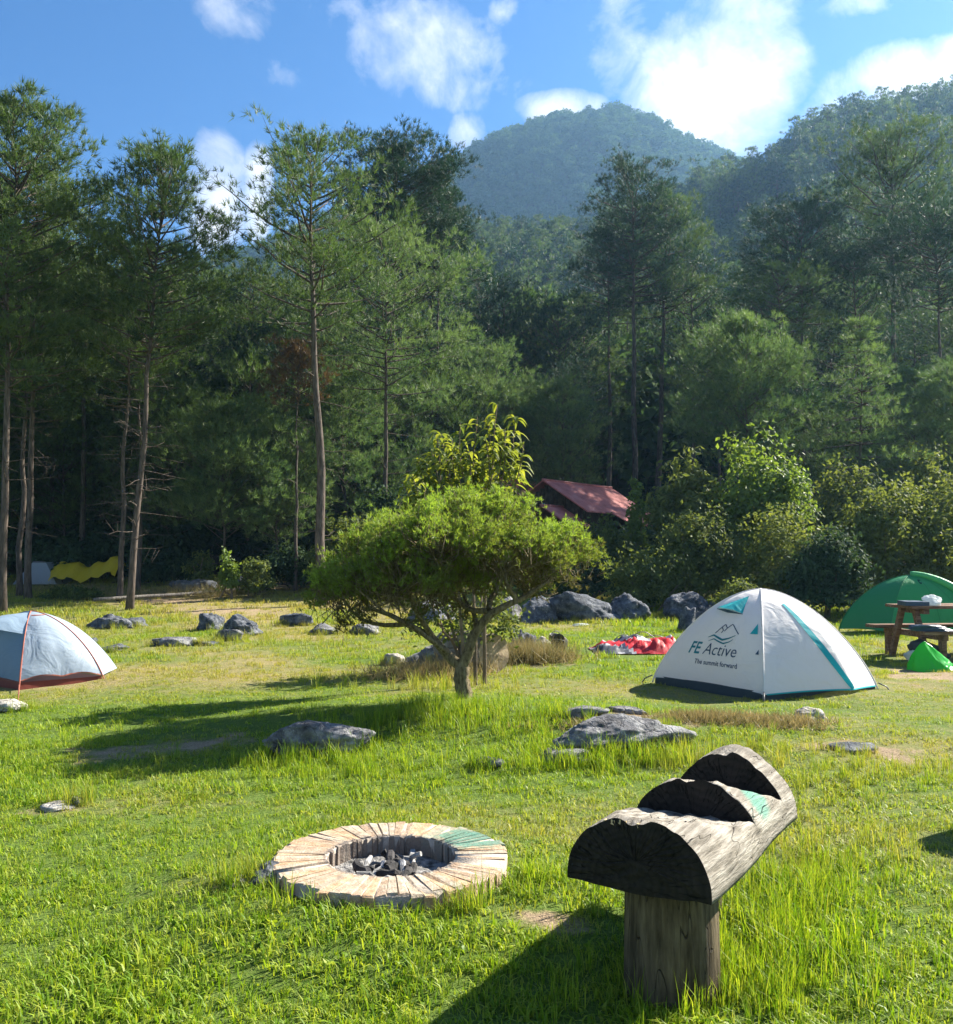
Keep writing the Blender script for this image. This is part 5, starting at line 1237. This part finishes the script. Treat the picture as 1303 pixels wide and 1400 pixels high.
near = [tuft('lawn_tuft', 26, .05, .0027, .075, 200+k, .75) for k in range(6)]+[tuft('lawn_weed', 9, .03, .0065, .045, 210+k, 1.3) for k in range(2)]
grass_field('lawn_grass', [(1.2, 4.6, 330, 1.0), (4.6, 8.0, 210, 1.0), (8.0, 13, 85, .9)], near, 'bright green lawn grass with yellow dry patches', 1)
far = [tuft('rough_tuft', 34, .11, .006, .17, 220+k) for k in range(4)]
grass_field('rough_grass', [(12, 20, 24, .7), (20, 34, 12, 1.3)], far, 'drier rough grass farther back towards the forest', 2)
def clumps(rng):
    out = []
    def cl(px, py, rx, ry, n, s):
        p = GP(px, py); out.append(np.stack([p.x+rng.normal(0, rx, n), p.y+rng.normal(0, ry, n), s*rng.uniform(.5, 1.2, n)], 1))
    cl(1040, 1290, .22, .3, 120, .75); cl(1000, 1350, .18, .12, 50, .65); cl(1080, 1210, .2, .2, 70, .7); cl(880, 1345, .2, .06, 26, .5); cl(940, 1375, .25, .08, 50, .55); cl(1180, 1060, .35, .35, 60, .7); cl(1130, 1180, .35, .35, 70, .7)
    cl(430, 1045, .45, .08, 60, .7); cl(620, 970, .35, .2, 90, .7); cl(560, 985, .5, .2, 90, .75); cl(700, 990, .4, .2, 60, .7); cl(880, 1042, .45, .1, 90, .9); cl(800, 1052, .4, .08, 60, .7); cl(540, 1235, .4, .03, 60, .8); cl(430, 1225, .15, .03, 22, .7); cl(660, 1225, .14, .04, 20, .7); cl(570, 1240, .35, .05, 40, .75)
    cl(1230, 1050, .4, .4, 50, .7); cl(600, 940, .5, .3, 60, 1.1); cl(500, 1060, .4, .15, 50, .6); cl(1010, 1020, .5, .2, 50, .7); cl(340, 880, .9, .3, 40, .9); cl(200, 865, 1.2, .4, 50, 1.0); cl(430, 875, .8, .3, 40, .9)
    for o in list(bpy.data.objects):          # grass growing up round the stones
        if o.get('category') == 'rock' and o.name.startswith(('rock', 'boulder')) and o.location.y < 26:
            d_ = o.dimensions; n = int(14+16*d_.x); a_ = rng.uniform(0, 6.28, n); k_ = rng.uniform(.85, 1.15, n)
            out.append(np.stack([o.location.x+np.cos(a_)*d_.x*.5*k_, o.location.y+np.sin(a_)*d_.y*.5*k_, rng.uniform(.3, .75, n)*(1+.03*o.location.y)], 1))
    return np.concatenate(out)
tall = [tuft('tall_tuft', 20, .24, .0034, .06, 240+k, .38) for k in range(5)]
grass_field('tall_grass', [(1.4, 5.5, 3.0, .5), (5.5, 9, 3.0, .55)], tall, 'longer grass tufts round the bench, the stones and the small tree', 3, clumps)

# ------------------------------------------------------------------ haze
V, F = box((0, 480, 150), (2900, 1040, 330)); V[:, 2] = np.where(V[:, 2] > 0, 316, -12)
m, t = newmat('thin_haze'); vol = t('ShaderNodeVolumePrincipled', {'Color': (.34, .62, 1.0, 1), 'Density': .00028, 'Anisotropy': .45})
t('ShaderNodeOutputMaterial', {'Volume': vol.outputs[0]})
hzb = link('haze', mesh_np('haze', V, F, m)); hzb['kind'] = 'stuff'; tag(hzb, 'thin blue haze in the valley air', 'haze')
for n_, l_ in (('hillside_forest', 'forest'), ('mountain_forest', 'forest')): bpy.data.objects[n_]['category'] = l_
